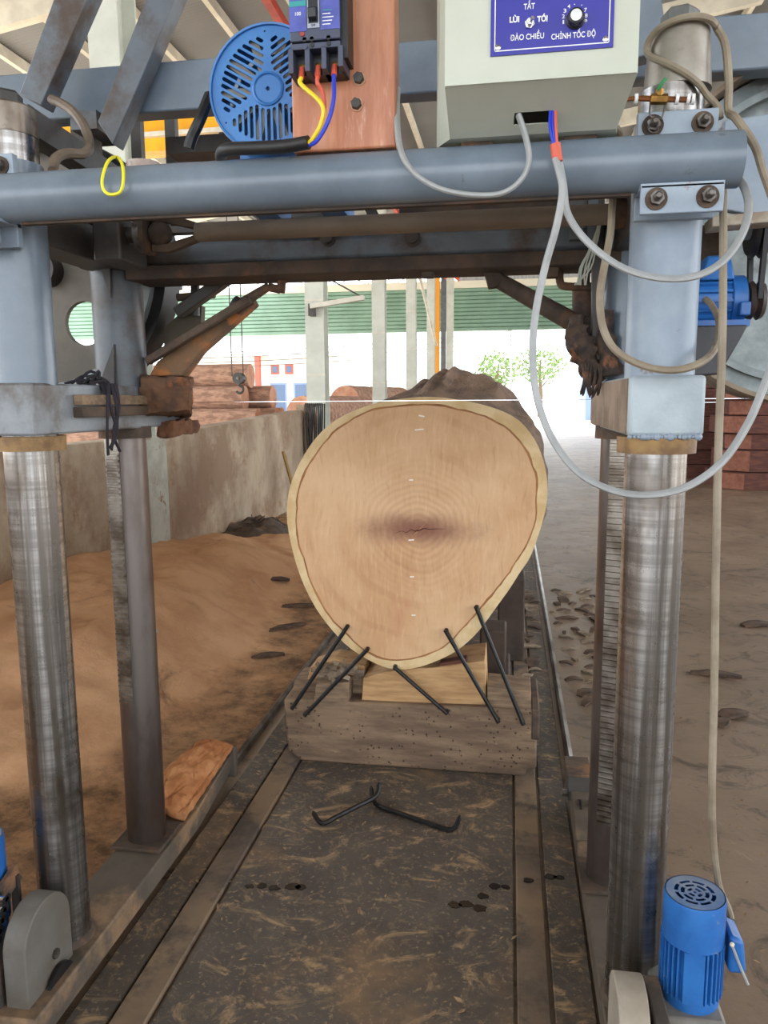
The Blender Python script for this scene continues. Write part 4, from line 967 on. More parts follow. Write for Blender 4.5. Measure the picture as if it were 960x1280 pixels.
# strips clamped to the left block
for k, (y0, y1) in enumerate(((494, 510), (513, 528))):
    a = PX(97, (y0+y1)/2+2, LX+.07+.012); b = PX(222, (y0+y1)/2-4, LX+.07+.012)
    MB().bar((LX+.084, a.y, 1.507-.03*k), (LX+.084, b.y, 1.507-.03*k), .026, .026).build('guide_strip', PLANK_GREY if k == 0 else GRIME, H, bevel=.002)
rough(MB().box(LX+.06, LX+.11, 2.26, 2.46, 1.395, 1.44).build('caked_ledge', mat('orange_cake', srgb(120,80,54), srgb(88,58,42), 12, rough=.9, bump=.7), H), 4, .04, .03)
cl = MB()
for k in range(5):
    y = 1.9+.014*(k % 4); q = [(LX+.10, y, 1.55-.0*k), (LX+.103, y+.02*math.sin(k), 1.49), (LX+.10, y+.03*math.cos(k), 1.42), (LX+.09, y+.02*math.cos(2*k), 1.385-.006*k)]
    cl.tube(cat_rom(q, 4), .0038, 6, flat=.5)
for k in range(7): cl.tube(cat_rom([(LX+.0+.012*k, 1.86+.01*(k % 3), 1.549), (LX+.03+.01*k, 1.88+.012*(k % 4), 1.558+.012*((k*7) % 3)), (LX+.075, 1.9+.012*(k % 5), 1.552), (LX+.09, 1.9+.012*(k % 4), 1.52)], 4), .004, 6)
tag(cl.build('rag_tie', mat('dark_rag', srgb(52,46,54), srgb(36,34,38), 14, rough=.9, bump=.4), loc=(LX+.1, 1.9, 1.4)), 'dark torn rag tied around the left clamp block', 'rag')

# ================================================================== MAIN MOTOR with slotted fan cover
MY = 1.79; mc = PY(335, 111, MY); mr = 77/960*(mc-CAM).dot(fw)
mo = thing('saw_motor', 'large blue electric motor with slotted round fan cover on the saw head', 'motor', (mc.x, MY+.2, mc.z-mr))
slots = []
for sec in (270, 150, 30):
    ax = Vector((math.cos(R(sec)), math.sin(R(sec)))); pr = Vector((-ax.y, ax.x)); pitch = .098*mr; hw_ = .030*mr
    for k in range(-8, 9):
        tt = (k+.5)*pitch if False else k*pitch
        if abs(tt) > .72*mr: continue
        r_in = max(math.sqrt(max(0, (.30*mr)**2-tt*tt)) if abs(tt) < .30*mr else 0, abs(tt)/math.tan(R(60))+.075*mr)
        r_out = math.sqrt((.80*mr)**2-tt*tt)
        if r_out-r_in < .1*mr: continue
        lp_ = []
        for (rr, s0) in ((r_out, 1), (r_in, -1)):
            for j in range(7):
                a = R(-90+30*j); lp_.append(ax*(rr+s0*(-hw_)+s0*hw_*math.cos(a))+pr*(tt+s0*hw_*math.sin(a)))
        slots.append([(p.x, p.y) for p in lp_])
slots += [[(.93*0+r_*math.cos(R(a0))+.016*mr*math.cos(R(45*j)), r_*math.sin(R(a0))+.016*mr*math.sin(R(45*j))) for j in range(8)] for a0, r_ in ((92, .87*mr), (213, .87*mr), (333, .87*mr))]
slots.append([(.03*mr*math.cos(R(30*j)), .03*mr*math.sin(R(30*j))) for j in range(12)])
out = [(.95*mr*math.cos(2*math.pi*k/72), .95*mr*math.sin(2*math.pi*k/72)) for k in range(72)]
MB().holed(out, slots, lambda u, v, w: Vector((mc.x+u, MY+w, mc.z+v)), .004).build('fan_grille', BLUE_FAN, mo, ang=20)
MB().lathe((mc.x, MY, mc.z), (0, 1, 0), [(.004, .945*mr), (-.006, .955*mr), (-.007, .985*mr), (.004, mr), (.12, mr), (.12, .97*mr), (.01, .96*mr)], 72, True).build('fan_cowl', BLUE_FAN, mo)
MB().lathe((mc.x, MY, mc.z), (0, -1, 0), [(-.002, .27*mr), (.004, .26*mr), (.006, .23*mr), (.002, .21*mr), (.002, .08*mr), (.002, .035*mr), (-.002, .035*mr)], 48, True).build('centre_boss', BLUE_FAN, mo)
fb = MB()
for k in range(10):
    a = 2*math.pi*k/10; fb.bar((mc.x+.2*mr*math.cos(a), MY+.022, mc.z+.2*mr*math.sin(a)), (mc.x+.85*mr*math.cos(a), MY+.022, mc.z+.85*mr*math.sin(a)), .02, .02, (0, 1, 0))
fb.build('fan_blades', mat('dusty_fan', srgb(150,146,138), rough=.7, bump=0), mo)
MB().cyl((mc.x, MY+.12, mc.z), (mc.x, MY+.36, mc.z), .9*mr, n=48).build('motor_body', BLUE_FAN, mo)
for k in range(30):
    a = 2*math.pi*k/30; MB().bar((mc.x+.93*mr*math.cos(a), MY+.13, mc.z+.93*mr*math.sin(a)), (mc.x+.93*mr*math.cos(a), MY+.35, mc.z+.93*mr*math.sin(a)), .006, .02, (math.cos(a), 0, math.sin(a))).build('cooling_fin', BLUE_FAN, mo)
for s_ in (-1, 1): MB().box(mc.x+s_*.09-.03, mc.x+s_*.09+.03, MY+.14, MY+.38, 1.985, mc.z-.5*mr).build('motor_foot', BLUE_FAN, mo)

# ================================================================== BOARD + BREAKER + WIRES
BFY = 1.565
a = PY(366, 187, BFY); b = PY(495, 185, BFY)
bd = thing('mounting_board', 'thick reddish varnished wooden board standing on the front pipe', 'board', ((a.x+b.x)/2, BFY+.03, a.z))
MB().box(a.x, b.x, BFY, BFY+.05, a.z-.006, 2.62).build('board', BOARD, bd, bevel=.004)
for (x, y) in ((449, 99), (446, 131)):
    p = PY(x, y, BFY); MB().lathe((p.x, BFY, p.z), (0, -1, 0), [(0, .0135), (.002, .013)], 20).build('washer', mat('pale_washer', srgb(200,150,120), rough=.6, bump=0), bd); MB().lathe((p.x, BFY-.002, p.z), (0, -1, 0), [(0, .0105), (.009, .0105), (.010, .009)], 6).build('hex_bolt', DARK_PAINT, bd, smooth=False)
QY = 1.50
br = thing('circuit_breaker', 'blue labelled three pole circuit breaker screwed to the wooden board', 'breaker', tuple(PY(394, 80, QY)))
a = PY(363, 75, QY); b = PY(423, 48, QY); x0, x1 = a.x, b.x+.003; zt_ = 2.40
zc = PY(394, 50, QY).z; zl = PY(394, 80, QY).z
MB().box(x0, x1, QY, BFY, zc, zt_).build('case', BREAKER, br, bevel=.002)
tw = (x1-x0)
MB().box(x0-.0, x1+.0, QY+.002, BFY, zl+.028, zc-.003).build('terminal_cover', BREAKER, br, bevel=.001)
for k in range(4): MB().box(x0+k*tw/3-.0045, x0+k*tw/3+.0045, QY+.002, BFY, zl-.012+.002*k, zl+.03).build('terminal_barrier', BREAKER, br)
MB().box(x0, x1, QY+.03, BFY, zl-.008, zl+.03).build('terminal_recess', BLACK_PLASTIC, br)
MB().box(x1, x1+.012, QY+.012, BFY, zl+.012, zt_).build('side_case', BLACK_PLASTIC, br)
for k in range(3):
    cx = x0+(k+.5)*tw/3; MB().lathe((cx, QY+.03, zl+.006), (0, -1, 0), [(0, .0065), (.006, .0065), (.007, .004)], 14).build('terminal_screw', BRASS, br)
    if k: MB().cyl((cx-.006, QY+.003, zl+.044), (cx-.006, QY+.0, zl+.044), .0042, n=12).build('screw_hole', BLACK_PLASTIC, br); MB().cyl((cx-.006, QY+.003, zl+.034), (cx-.006, QY+.0, zl+.034), .0042, n=12).build('screw_hole', BLACK_PLASTIC, br)
    else: MB().cyl((cx+.012, QY+.003, zl+.044), (cx+.012, QY+.0, zl+.044), .0042, n=12).build('screw_hole', BLACK_PLASTIC, br); MB().cyl((cx+.012, QY+.003, zl+.032), (cx+.012, QY+.0, zl+.032), .0052, n=12).build('screw_hole', BREAKER, br)
zlab = PY(394, 38, QY).z
MB().box(x0+.0, x0+tw*.34, QY-.001, QY+.002, zlab, zt_).build('label_plate', LABEL_BLUE, br); MB().box(x0+tw*.62, x1, QY-.001, QY+.002, zlab, zt_).build('label_plate', LABEL_BLUE, br)
zz = PY(375, 6, QY).z
MB().box(x0, x0+tw*.34, QY-.0016, QY-.0005, zz-.003, zz+.006).build('label_stripe', TEAL, br)
zh = PY(390, 17, QY).z
MB().box(x0+tw*.36, x0+tw*.60, QY-.002, QY+.002, zlab+.004, zh+.045).build('toggle_slot', mat('grey_bezel', srgb(160,166,182), rough=.4, bump=0), br)
MB().box(x0+tw*.385, x0+tw*.575, QY-.003, QY, zlab+.012, zh+.042).build('toggle_well', BLACK_PLASTIC, br)
MB().hexa([(x0+tw*.40, QY-.014, zh-.012), (x0+tw*.56, QY-.014, zh-.012), (x0+tw*.56, QY, zh-.016), (x0+tw*.40, QY, zh-.016)], [(x0+tw*.40, QY-.016, zh+.004), (x0+tw*.56, QY-.016, zh+.004), (x0+tw*.56, QY, zh+.012), (x0+tw*.40, QY, zh+.012)]).build('toggle', BLACK_PLASTIC, br, bevel=.001)
p = PY(378, 43, QY); MB().cyl((p.x, QY-.002, p.z), (p.x, QY+.002, p.z), .004, n=14).build('test_button', RED, br)
def text(s, size, cx, cz, y, m_, parent, w=None):
    cu = bpy.data.curves.new('lettering', 'FONT'); cu.body = s; cu.size = size; cu.align_x = 'CENTER'; cu.align_y = 'CENTER'; cu.extrude = .0003; cu.offset = size*(.034 if s in ('TỚI', 'LÙI') else .010)
    ob = bpy.data.objects.new('tmp', cu); C.objects.link(ob); bpy.context.view_layer.update()
    dg = bpy.context.evaluated_depsgraph_get(); me = bpy.data.meshes.new_from_object(ob.evaluated_get(dg)); bpy.data.objects.remove(ob)
    xs = [v.co.x for v in me.vertices]; k = (w/(max(xs)-min(xs))) if w else 1
    org = Vector(parent['_o'])
    for v in me.vertices:
        x, y_, z = v.co; v.co = Vector((cx+x*k, y-z, cz+y_))-org
    me.materials.clear(); me.materials.append(m_)
    o = bpy.data.objects.new('lettering', me); C.objects.link(o); o.parent = parent; o['_o'] = tuple(org); return o
text('100', .0085, x0+tw*.17, PY(372, 18, QY).z, QY-.0014, WHITE, br); text('OFF', .005, x0+tw*.48, zlab+.008, QY-.0024, BLACK_PLASTIC, br)
for k in range(5):
    z_ = zlab+.008+.006*k; MB().box(x0+tw*.66, x0+tw*(.82+.03*(k % 3)), QY-.0014, QY, z_, z_+.0015).build('label_line', TEAL if k == 4 else WHITE, br)
# wires
def cable(nm, pts, r, m_, lab, cat='cable', flat=1.0, n=8, seg=8, grp=None):
    q = cat_rom([PY(*p) for p in pts], n); o = MB().tube(q, r, seg, flat=flat).build(nm, m_, loc=tuple(q[0])); return tag(o, lab, cat, grp)
lead = thing('breaker_lead', 'black sheathed supply cable with yellow blue and red cores feeding the breaker', 'cable', tuple(PY(280, 190, 1.56)))
MB().tube(cat_rom([PY(276,196,1.62), PY(279,189,1.56), PY(290,186,1.54), PY(320,185,1.53), PY(355,183,1.52), PY(386,178,1.51)], 5), .0125, 12, flat=1).build('sheath', BLACK, lead)
for ki, (pts, m_) in enumerate((([(384,180,1.51),(392,172,1.508),(402,152,1.505),(402,130,1.505),(394,110,1.51),(384,96,1.515),(381,86,1.525)], WIRE_Y), ([(384,182,1.512),(396,176,1.508),(410,152,1.505),(417,125,1.508),(421,105,1.515),(421,86,1.525)], WIRE_B), ([(400,150,1.53),(405,135,1.525),(403,115,1.52),(399,98,1.52),(399,86,1.525)], WIRE_R))):
    cx = x0+(( 0, 2, 1)[ki]+.5)*tw/3; e = Vector((cx, QY+.016, zl-.016)); e2 = Vector((cx, QY+.024, zl+.004))
    c_ = MB().tube(cat_rom([PY(*p) for p in (pts[:-3] if ki == 0 else pts[:-2])]+[e+Vector((0, -.002, -.012)), e, e2], 6), .0042, 8).build('core', m_, lead)
    MB().cyl(e, e2, .0055, n=10).build('ferrule', WIRE_R, c_)
cable('conduit', [(236,186,1.86),(240,172,1.86),(250,150,1.86),(262,120,1.9)], .014, BLACK, 'black conduit rising behind the blue fan cover', n=5)

# ================================================================== CONTROL BOX
KY = 1.43
cb = thing('control_box', 'cream enamel control box with a blue switch panel on the saw head', 'control box', (.03, 1.5, 1.97))
tl = PY(556, 106, KY); trr = PY(797, 94, KY)
zf = (tl.z+trr.z)/2; zbk = 1.992
X0, X1 = tl.x, trr.x; TZ = 2.5; BK = 1.60
bx = MB()
V8 = [(X0,KY,zf),(X1,KY,zf),(X1,KY,TZ),(X0,KY,TZ),(X0-.03,BK,zbk+.0),(X1-.01,BK,zbk),(X1-.01,BK,TZ),(X0-.03,BK,TZ)]
a5 = PY(563, 160, 1.56); b5 = PY(770, 155, 1.56)
V8 += [(a5.x, 1.55, zbk), (b5.x, 1.55, zbk)]
bx.add(V8, [(0,1,2,3),(3,2,6,7),(8,4,5,9),(0,3,7,4,8),(1,9,5,6,2),(4,7,6,5)])
bx.build('case', CREAM_BOX, cb, smooth=False)
v0, v1, v8, v9 = (Vector(V8[i]) for i in (0, 1, 8, 9)); inw = (v1-v0).cross(v8-v0).normalized(); inw = inw if inw.z > 0 else -inw
MB().holed([(0, 0), (1, 0), (1, 1), (0, 1)], [[(.385, .56), (.60, .56), (.60, .80), (.385, .80)]], lambda u, v, w: (v0*(1-u)+v1*u)*(1-v)+(v8*(1-u)+v9*u)*v+inw*w, .002).build('sloping_floor', CREAM_BOX, cb, smooth=False)
MB().box(X0+.002, X1-.002, KY-.003, KY+.01, zf-.0, zf+.004).build('door_lip', CREAM_BOX, cb)
MB().box(X0+.02, X0+.08, 1.572, 1.6, 1.983, 1.995).build('mount_foot', GRIME, cb); MB().box(X1-.11, X1-.05, 1.572, 1.6, 1.983, 1.995).build('mount_foot', GRIME, cb)
p0 = PY(613, 69, KY); p1 = PY(766, 62, KY); pz = (p0.z+p1.z)/2
pn = MB().box(p0.x, p1.x, KY-.003, KY+.001, pz, 2.3).build('switch_panel', PANEL_BLUE, cb, smooth=False)
bi = .0065
for (xa, xb, za, zb_) in ((p0.x+bi, p1.x-bi, pz+bi, pz+bi+.0016), (p0.x+bi, p0.x+bi+.0016, pz+bi, 2.293), (p1.x-bi-.0016, p1.x-bi, pz+bi, 2.293)):
    MB().box(xa, xb, KY-.0036, KY-.002, za, zb_).build('border_line', WHITE, pn)
for x in (p0.x+.013, p1.x-.013):
    sc = MB().lathe((x, KY-.003, pz+.013), (0, -1, 0), [(0, .005), (.0015, .0046), (.0025, .002)], 16).build('screw', CHROME, pn)
def tx(s, px, py, size, wpx):
    c_ = PY(px, py, KY); w = (PY(px+wpx/2, py, KY)-PY(px-wpx/2, py, KY)).x; text(s, size, c_.x, c_.z, KY-.0034, WHITE, pn, w)
tx('TẮT', 661.5, 9.5, .0125, 14); tx('LÙI', 643, 26, .0125, 12); tx('TỚI', 678, 25, .0125, 13); tx('ĐẢO CHIỀU', 659, 47.5, .0125, 42); tx('CHỈNH TỐC ĐỘ', 716.5, 45.5, .0125, 55)
for s, px, py in (('1', 704, 29), ('2', 704, 22), ('3', 706, 15), ('4', 711, 9.5), ('.', 718, 5), ('.', 727, 6), ('7', 731.5, 14), ('8', 732.5, 21), ('9', 732, 28)): tx(s, px, py, .0085, {'.': 1.6, '1': 1.9}.get(s, 3.4))
p = PY(662, 31, KY)
tgs = MB().lathe((p.x, KY-.003, p.z), (0, -1, 0), [(0, .0085), (.004, .0085)], 6).build('toggle_nut', CHROME, pn, smooth=False)
MB().lathe((p.x, KY-.006, p.z), (0, -1, 0), [(0, .0055), (.008, .005)], 16).build('toggle_bush', CHROME, pn); MB().cyl((p.x, KY-.010, p.z), (p.x+.005, KY-.021, p.z+.0015), .0022, .0034, 12).build('toggle_lever', CHROME, pn)
p = PY(719, 26, KY); MB().lathe((p.x, KY-.003, p.z), (0, -1, 0), [(0, .0155), (.004, .0155), (.006, .0135), (.017, .0125), (.018, .010)], 20).build('knob', BLACK_PLASTIC, pn, smooth=False)
MB().cyl((p.x, KY-.0205, p.z), (p.x, KY-.0215, p.z), .0092, n=24).build('knob_cap', CHROME, pn)

# ------------------------------------------------------------------ grey cables
cable('power_cable', [(497,110,1.60),(496,140,1.58),(500,185,1.528),(516,214,1.512),(546,234,1.505),(585,243,1.50),(625,242,1.50),(650,226,1.50),(661,202,1.50),(658,175,1.505),(648,143,1.505)], .0072, CABLE, 'grey flat cable looping from the control box to behind the board', flat=.7)
bun = thing('control_lead', 'grey cable bundle with blue and red cores and red tape below the control box', 'cable', tuple(PY(695, 190, 1.49)))
for dx, m_ in ((-3, WIRE_B), (0, WIRE_B), (3, WIRE_R)): MB().tube(cat_rom([PY(691+dx,139,1.50), PY(691+dx*1.2,158,1.495), PY(694+dx*.7,182,1.492)], 5), .0028, 6).build('core', m_, bun)
MB().cyl(PY(694,180,1.49), PY(697,202,1.49), .0095, .0095, 14).build('tape', TAPE_R, bun)
cable('power_cable', [(694,198,1.485),(699,215,1.483),(703,240,1.483),(695,285,1.487),(681,335,1.49),(669,395,1.48),(666,450,1.47),(672,500,1.46),(690,548,1.45),(720,588,1.44),(760,611,1.43),(805,619,1.43),(855,610,1.43),(900,580,1.43),(932,535,1.44),(952,490,1.45),(972,430,1.47),(985,340,1.5),(985,240,1.55)], .0078, CABLE, 'long grey cable hanging in a deep loop across the right column', flat=.75)
cable('power_cable', [(698,198,1.504),(704,230,1.508),(710,268,1.513),(735,303,1.50),(775,333,1.49),(820,347,1.49),(866,346,1.49),(902,328,1.50),(926,296,1.52),(936,262,1.56),(932,238,1.61),(922,220,1.665),(914,200,1.69)], .0078, CABLE, 'grey cable hanging in a shallow loop before the right sleeve', flat=.75)
cable('motor_cable', [(768,228,1.68),(765,262,1.67),(763,292,1.65),(756,330,1.62),(750,370,1.59),(754,410,1.57),(772,440,1.56),(810,459,1.55),(850,462,1.555),(884,448,1.6),(897,425,1.75),(898,400,1.88),(890,382,1.96),(882,374,2.0)], .0075, CABLE_TAN, 'dusty cable curving under the right sleeve to the small blue head motor')
cable('motor_cable', [(904,212,1.665),(904,250,1.66),(904,310,1.63),(903,420,1.59),(898,560,1.56),(895,700,1.55),(893,850,1.545),(890,980,1.54),(891,1040,1.60),(895,1085,1.65),(900,1112,1.66),(910,1135,1.64),(914,1150,1.62)], .0075, CABLE_TAN, 'grey cable hanging straight down to the small blue floor motor')
def capp(deg, z, r_=.0675): return Vector((RX+.01+r_*math.cos(R(deg)), FY+r_*math.sin(R(deg)), z))
hq = [capp(330, 2.2075, .0675), capp(342, 2.203, .069), Vector((.396, 1.672, 2.17)), Vector((.404, 1.664, 2.10)), Vector((.404, 1.655, 2.045)), PY(920,148,1.605), PY(943,182,1.585), PY(954,215,1.575), PY(970,260,1.58)]
tag(MB().tube(cat_rom(hq, 8), .0075, 8).build('hose', CABLE_TAN, loc=tuple(hq[0])), 'tan cable running from the right column cap down past the pipe end', 'cable')
lq = [capp(d_, z_) for d_, z_ in ((336, 2.206), (312, 2.209), (286, 2.210), (260, 2.208), (234, 2.203), (212, 2.194), (200, 2.180), (204, 2.164), (222, 2.148), (246, 2.130), (270, 2.111), (294, 2.092), (314, 2.075))]+[Vector((.382, 1.652, 2.055)), Vector((.388, 1.648, 2.03))]
cp = capp(270, 2.1)
tag(MB().tube(cat_rom(lq, 5), .0065, 8).build('hose', CABLE_TAN, loc=tuple(cp)), 'tan cable wrapped once around the right column cap', 'cable')
cable('hose', [(64,124,1.95),(78,130,1.93),(94,142,1.90),(106,160,1.86),(112,182,1.82),(104,192,1.78),(84,192,1.74),(70,198,1.70),(66,214,1.66)], .0115, HOSE, 'brown rubber hose curving behind the left end of the front pipe', 'hose')
cable('hose', [(697,143,1.52),(715,150,1.54),(745,155,1.56),(768,158,1.6),(775,168,1.63)], .0065, CABLE_TAN, 'dusty grey hose leaving the control box to the right', 'hose')
t = thing('copper_oil_line', 'brass tee fitting with copper oil line on the right column bracket', 'pipe fitting', tuple(PY(820, 130, 1.60)))
MB().tube(cat_rom([PY(676,171,1.66), PY(705,168,1.64), PY(728,158,1.63), PY(760,150,1.62), PY(775,135,1.61), PY(782,125,1.60), PY(800,123,1.6), PY(815,123,1.6)], 6), .0042, 8).build('copper_tube', COPPER, t)
MB().tube([PY(800,123,1.6), PY(868,125,1.6)], .0055, 8).build('copper_tube', COPPER, t)
MB().cyl(PY(813,124,1.598), PY(834,124,1.598), .0095, n=6).build('tee_body', BRASS, t, smooth=False); MB().cyl(PY(824,124,1.598), PY(825,112,1.598), .0075, n=6).build('tee_neck', BRASS, t, smooth=False)
for px in (795, 846, 860, 866): MB().cyl(PY(px-2,124,1.6), PY(px+2,124,1.6), .0095, n=12).build('white_tie', WHITE, t)
MB().tube(cat_rom([PY(822,112,1.59), PY(828,103,1.585), PY(832,98,1.585)], 4), .003, 6).build('green_wire', GREEN_WIRE, t)
cl = [PY(813,128,1.60), PY(812,142,1.595), PY(816,150,1.595), PY(810,160,1.59), PY(815,166,1.59), PY(823,163,1.59), PY(820,152,1.595), PY(828,146,1.595), PY(831,130,1.60)]
tag(MB().tube(cat_rom(cl, 5), .0018, 6).build('spring_clip', BOLT, loc=tuple(cl[3])), 'thin bent wire clip hanging on the upper bracket bolt', 'clip')
# bare strands hanging by the oil pot
m = MB()
for k in range(7): m.tube(cat_rom([PY(752+rnd.uniform(-3, 3),268,2.0), PY(744+rnd.uniform(-4, 4),300,2.02), PY(732+rnd.uniform(-7, 7),335,2.04), PY(726+rnd.uniform(-8, 8),356,2.06)], 4), .0022, 5)
tag(m.build('wire_strands', mat('frayed_strand', srgb(170,176,164), rough=.5, bump=0), loc=tuple(PY(744,300,2.0))), 'frayed pale wire strands dangling beside the right guide arm', 'wires')

# yellow loop and tape roll on the pipe
lq = [PY(146,196,1.60), PY(135,202,1.54), PY(128,222,1.52), PY(129,236,1.52), PY(137,243,1.52), PY(150,240,1.52), PY(154,226,1.52), PY(153,206,1.54)]
tag(MB().tube(cat_rom(lq, 5, True), .0034, 6, True).build('yellow_tag', YELLOW_TAPE, loc=tuple(PY(140,243,1.52))), 'bright yellow band looped over the front pipe', 'band')
p = PY(172, 194, 1.62); tag(MB().lathe((p.x, 1.645, 1.985), (0, 0, 1), [(0, .018), (0, .036), (.026, .036), (.026, .018)], 32, True).build('tape_roll', mat('clear_tape', srgb(190,176,166), srgb(150,128,116), 20, rough=.25, bump=.1), loc=(p.x, 1.645, 1.985)), 'roll of clear tape lying behind the front pipe', 'tape roll')

# ================================================================== SMALL BLUE HEAD MOTOR (right)
hm = thing('head_motor', 'small blue electric motor with a pulley before the right band wheel', 'motor', tuple(PY(900, 402, 2.05)))
a = PY(858, 378, 2.06); b = PY(930, 374, 2.06); b.z = a.z; ax = (b-a).normalized(); r = .058
MB().lathe(a, ax, [(0, r*.9), ((b-a).length*.7, r*.9), ((b-a).length*.72, r*1.05), ((b-a).length*.95, r*1.05), ((b-a).length, r*.75)], 32).build('body', BLUE, hm)
for k in range(7):
    th = R(-70+k*22); q = Vector((0, -math.cos(th), math.sin(th)))*r*.95; MB().bar(a+q, a+q+ax*(b-a).length*.7, .006, .012, q).build('cooling_fin', BLUE, hm)
MB().hexa([a+ax*.02+Vector((0,-.05,.045)), a+ax*.10+Vector((0,-.05,.045)), a+ax*.10+Vector((0,.03,.05)), a+ax*.02+Vector((0,.03,.05))], [a+ax*.035+Vector((0,-.035,.105)), a+ax*.09+Vector((0,-.035,.105)), a+ax*.09+Vector((0,.02,.105)), a+ax*.035+Vector((0,.02,.105))]).build('terminal_box', BLUE, hm, bevel=.006)
MB().cyl(b, b+ax*.05, .012).build('shaft', BOLT, hm)
MB().box(a.x+.01, b.x, 2.0, 2.12, a.z-.066, a.z-.05).build('foot', BLUE, hm)
q = PY(930, 384, 2.0); MB().box(q.x-.012, q.x+.012, 1.985, 2.03, q.z-.02, q.z+.012).build('lug', BLUE, hm, bevel=.003)

# ================================================================== FLOOR MOTORS
def floor_motor(lab, cx, cy, z0, z1, r, arcs=True):
    t = thing('drive_motor', lab, 'motor', (cx, cy, z0-.06), 'vertical drive motors on the base frames')
    zc = z1-.105
    MB().lathe((cx, cy, z0), (0, 0, 1), [(0, r*.86), (.006, r*.93), (.03, r*.93), (.034, r*.84), (zc-z0+.002, r*.84)], 40).build('body', BLUE, t)
    for k in range(34):
        a = 2*math.pi*k/34
        if abs(((math.degrees(a)-262+180) % 360)-180) < 20: continue
        d = Vector((math.cos(a), math.sin(a), 0)); MB().bar(Vector((cx, cy, z0+.03))+d*r*.9, Vector((cx, cy, zc))+d*r*.9, .0035, .016, d).build('cooling_fin', BLUE, t)
    a = R(262); d = Vector((math.cos(a), math.sin(a), 0)); s_ = Vector((-d.y, d.x, 0)); q = Vector((cx, cy, 0))+d*r*.82
    MB().hexa([q-s_*.022+Vector((0,0,z0+.03)), q+s_*.022+Vector((0,0,z0+.03)), q+s_*.02+d*.011+Vector((0,0,z0+.03)), q-s_*.02+d*.011+Vector((0,0,z0+.03))], [q-s_*.022+Vector((0,0,zc)), q+s_*.022+Vector((0,0,zc)), q+s_*.02+d*.011+Vector((0,0,zc)), q-s_*.02+d*.011+Vector((0,0,zc))]).build('name_pad', BLUE, t)
    MB().lathe((cx, cy, zc), (0, 0, 1), [(0, r), (.09, r), (.099, r*.97), (.099, r*.93), (.09, r*.93), (.09, r*.95), (0, r*.95)], 48, True).build('fan_cover', BLUE, t)
    hl = []
    for (ra, rb, n, off) in ((.16, .29, 4, 0), (.38, .53, 6, 15), (.62, .77, 8, 0)):
        if not arcs: break
        for k in range(n):
            a0 = R(off+360*k/n+5/ra*.5); a1 = R(off+360*(k+1)/n-5/ra*.5)
            hl.append([(rb*r*.86*math.cos(a0+(a1-a0)*j/6), rb*r*.86*math.sin(a0+(a1-a0)*j/6)) for j in range(7)]+[(ra*r*.86*math.cos(a1-(a1-a0)*j/6), ra*r*.86*math.sin(a1-(a1-a0)*j/6)) for j in range(7)])
    hl.append([(.05*r*math.cos(R(45*j)), .05*r*math.sin(R(45*j))) for j in range(8)])
    MB().holed([(.96*r*math.cos(2*math.pi*k/48), .96*r*math.sin(2*math.pi*k/48)) for k in range(48)], hl, lambda u, v, w: Vector((cx+u, cy+v, z1-.006-w)), .0015).build('fan_grille', mat('dusty_blue_top', srgb(128,138,156), srgb(84,112,156), 8, srgb(140,130,124), 14, .55, .7, rough=.6, bump=.2), t, ang=20)
    return t
mcx, mcy = .402, 1.575
ft = floor_motor('small upright blue motor with terminal box at the foot of the right columns', mcx, mcy, .222, .474, .0625)
q = PY(918, 1160, 1.50)
tb_ = MB().hexa([(mcx+.067, mcy-.03, .31), (mcx+.104, mcy-.03, .31), (mcx+.104, mcy+.045, .31), (mcx+.067, mcy+.045, .31)], [(mcx+.067, mcy-.03, .395), (mcx+.095, mcy-.03, .385), (mcx+.095, mcy+.045, .385), (mcx+.067, mcy+.045, .395)]).build('terminal_box', BLUE, ft, bevel=.008)
MB().tube([(mcx+.07, mcy-.034, .378), (mcx+.085, mcy-.036, .34), (mcx+.105, mcy-.036, .295)], .003, 6).build('cover_edge', CABLE, ft)
MB().ball((mcx+.069, mcy-.036, .382), .005, n=8).build('cable_nut', mat('cream_plug', srgb(220,210,180), rough=.5, bump=0), ft)
MB().box(mcx-.075, mcx+.06, mcy-.075, mcy+.09, .17, .228).build('gearbox', mat('grey_gearbox', srgb(140,136,130), srgb(112,106,98), 5, rough=.6, bump=.2), ft, bevel=.01)
MB().box(mcx-.05, mcx+.02, mcy-.05, mcy+.11, .05, .175).build('gearbox_stand', DARK_PAINT, ft, bevel=.006)
fl2 = floor_motor('upright blue motor beside the left wheel cheek and chain', -1.275, 1.56, .2, .455, .064, False)
MB().box(-1.33, -1.15, 1.44, 1.60, .03, .202).build('gearbox', DARK_PAINT, fl2, bevel=.01)
# drive chain
t = thing('drive_chain', 'oily roller chain running beside the left wheel cheek', 'chain', (-1.17, 1.4, .15))
for k in range(14):
    u = k/13; z = .34-.26*u; y = 1.50-.14*u+.02*math.sin(k*.0)
    for s_ in (-1, 1): MB().prism([(-1.17+s_*.012+.006*math.cos(a)*0, y+.006*math.cos(a)+(.009 if math.cos(a) > 0 else -.009), z+.009*math.sin(a)) for a in [2*math.pi*j/10 for j in range(10)]], (.003, 0, 0)).build('link_plate', DARK_STEEL, t)
    MB().cyl((-1.184, y, z), (-1.155, y, z), .006, n=10).build('roller', CHROME, t)
t = thing('chain_guard', 'narrow rusty steel strip guarding the chain by the left column', 'guard', (-1.2, 1.45, .28)); MB().bar((-1.196, 1.60, .345), (-1.198, 1.34, .26), .010, .05).build('strip', GRIME, t); MB().bar((-1.196, 1.588, .20), (-1.196, 1.588, .34), .010, .02).build('bracket', DARK_PAINT, t)

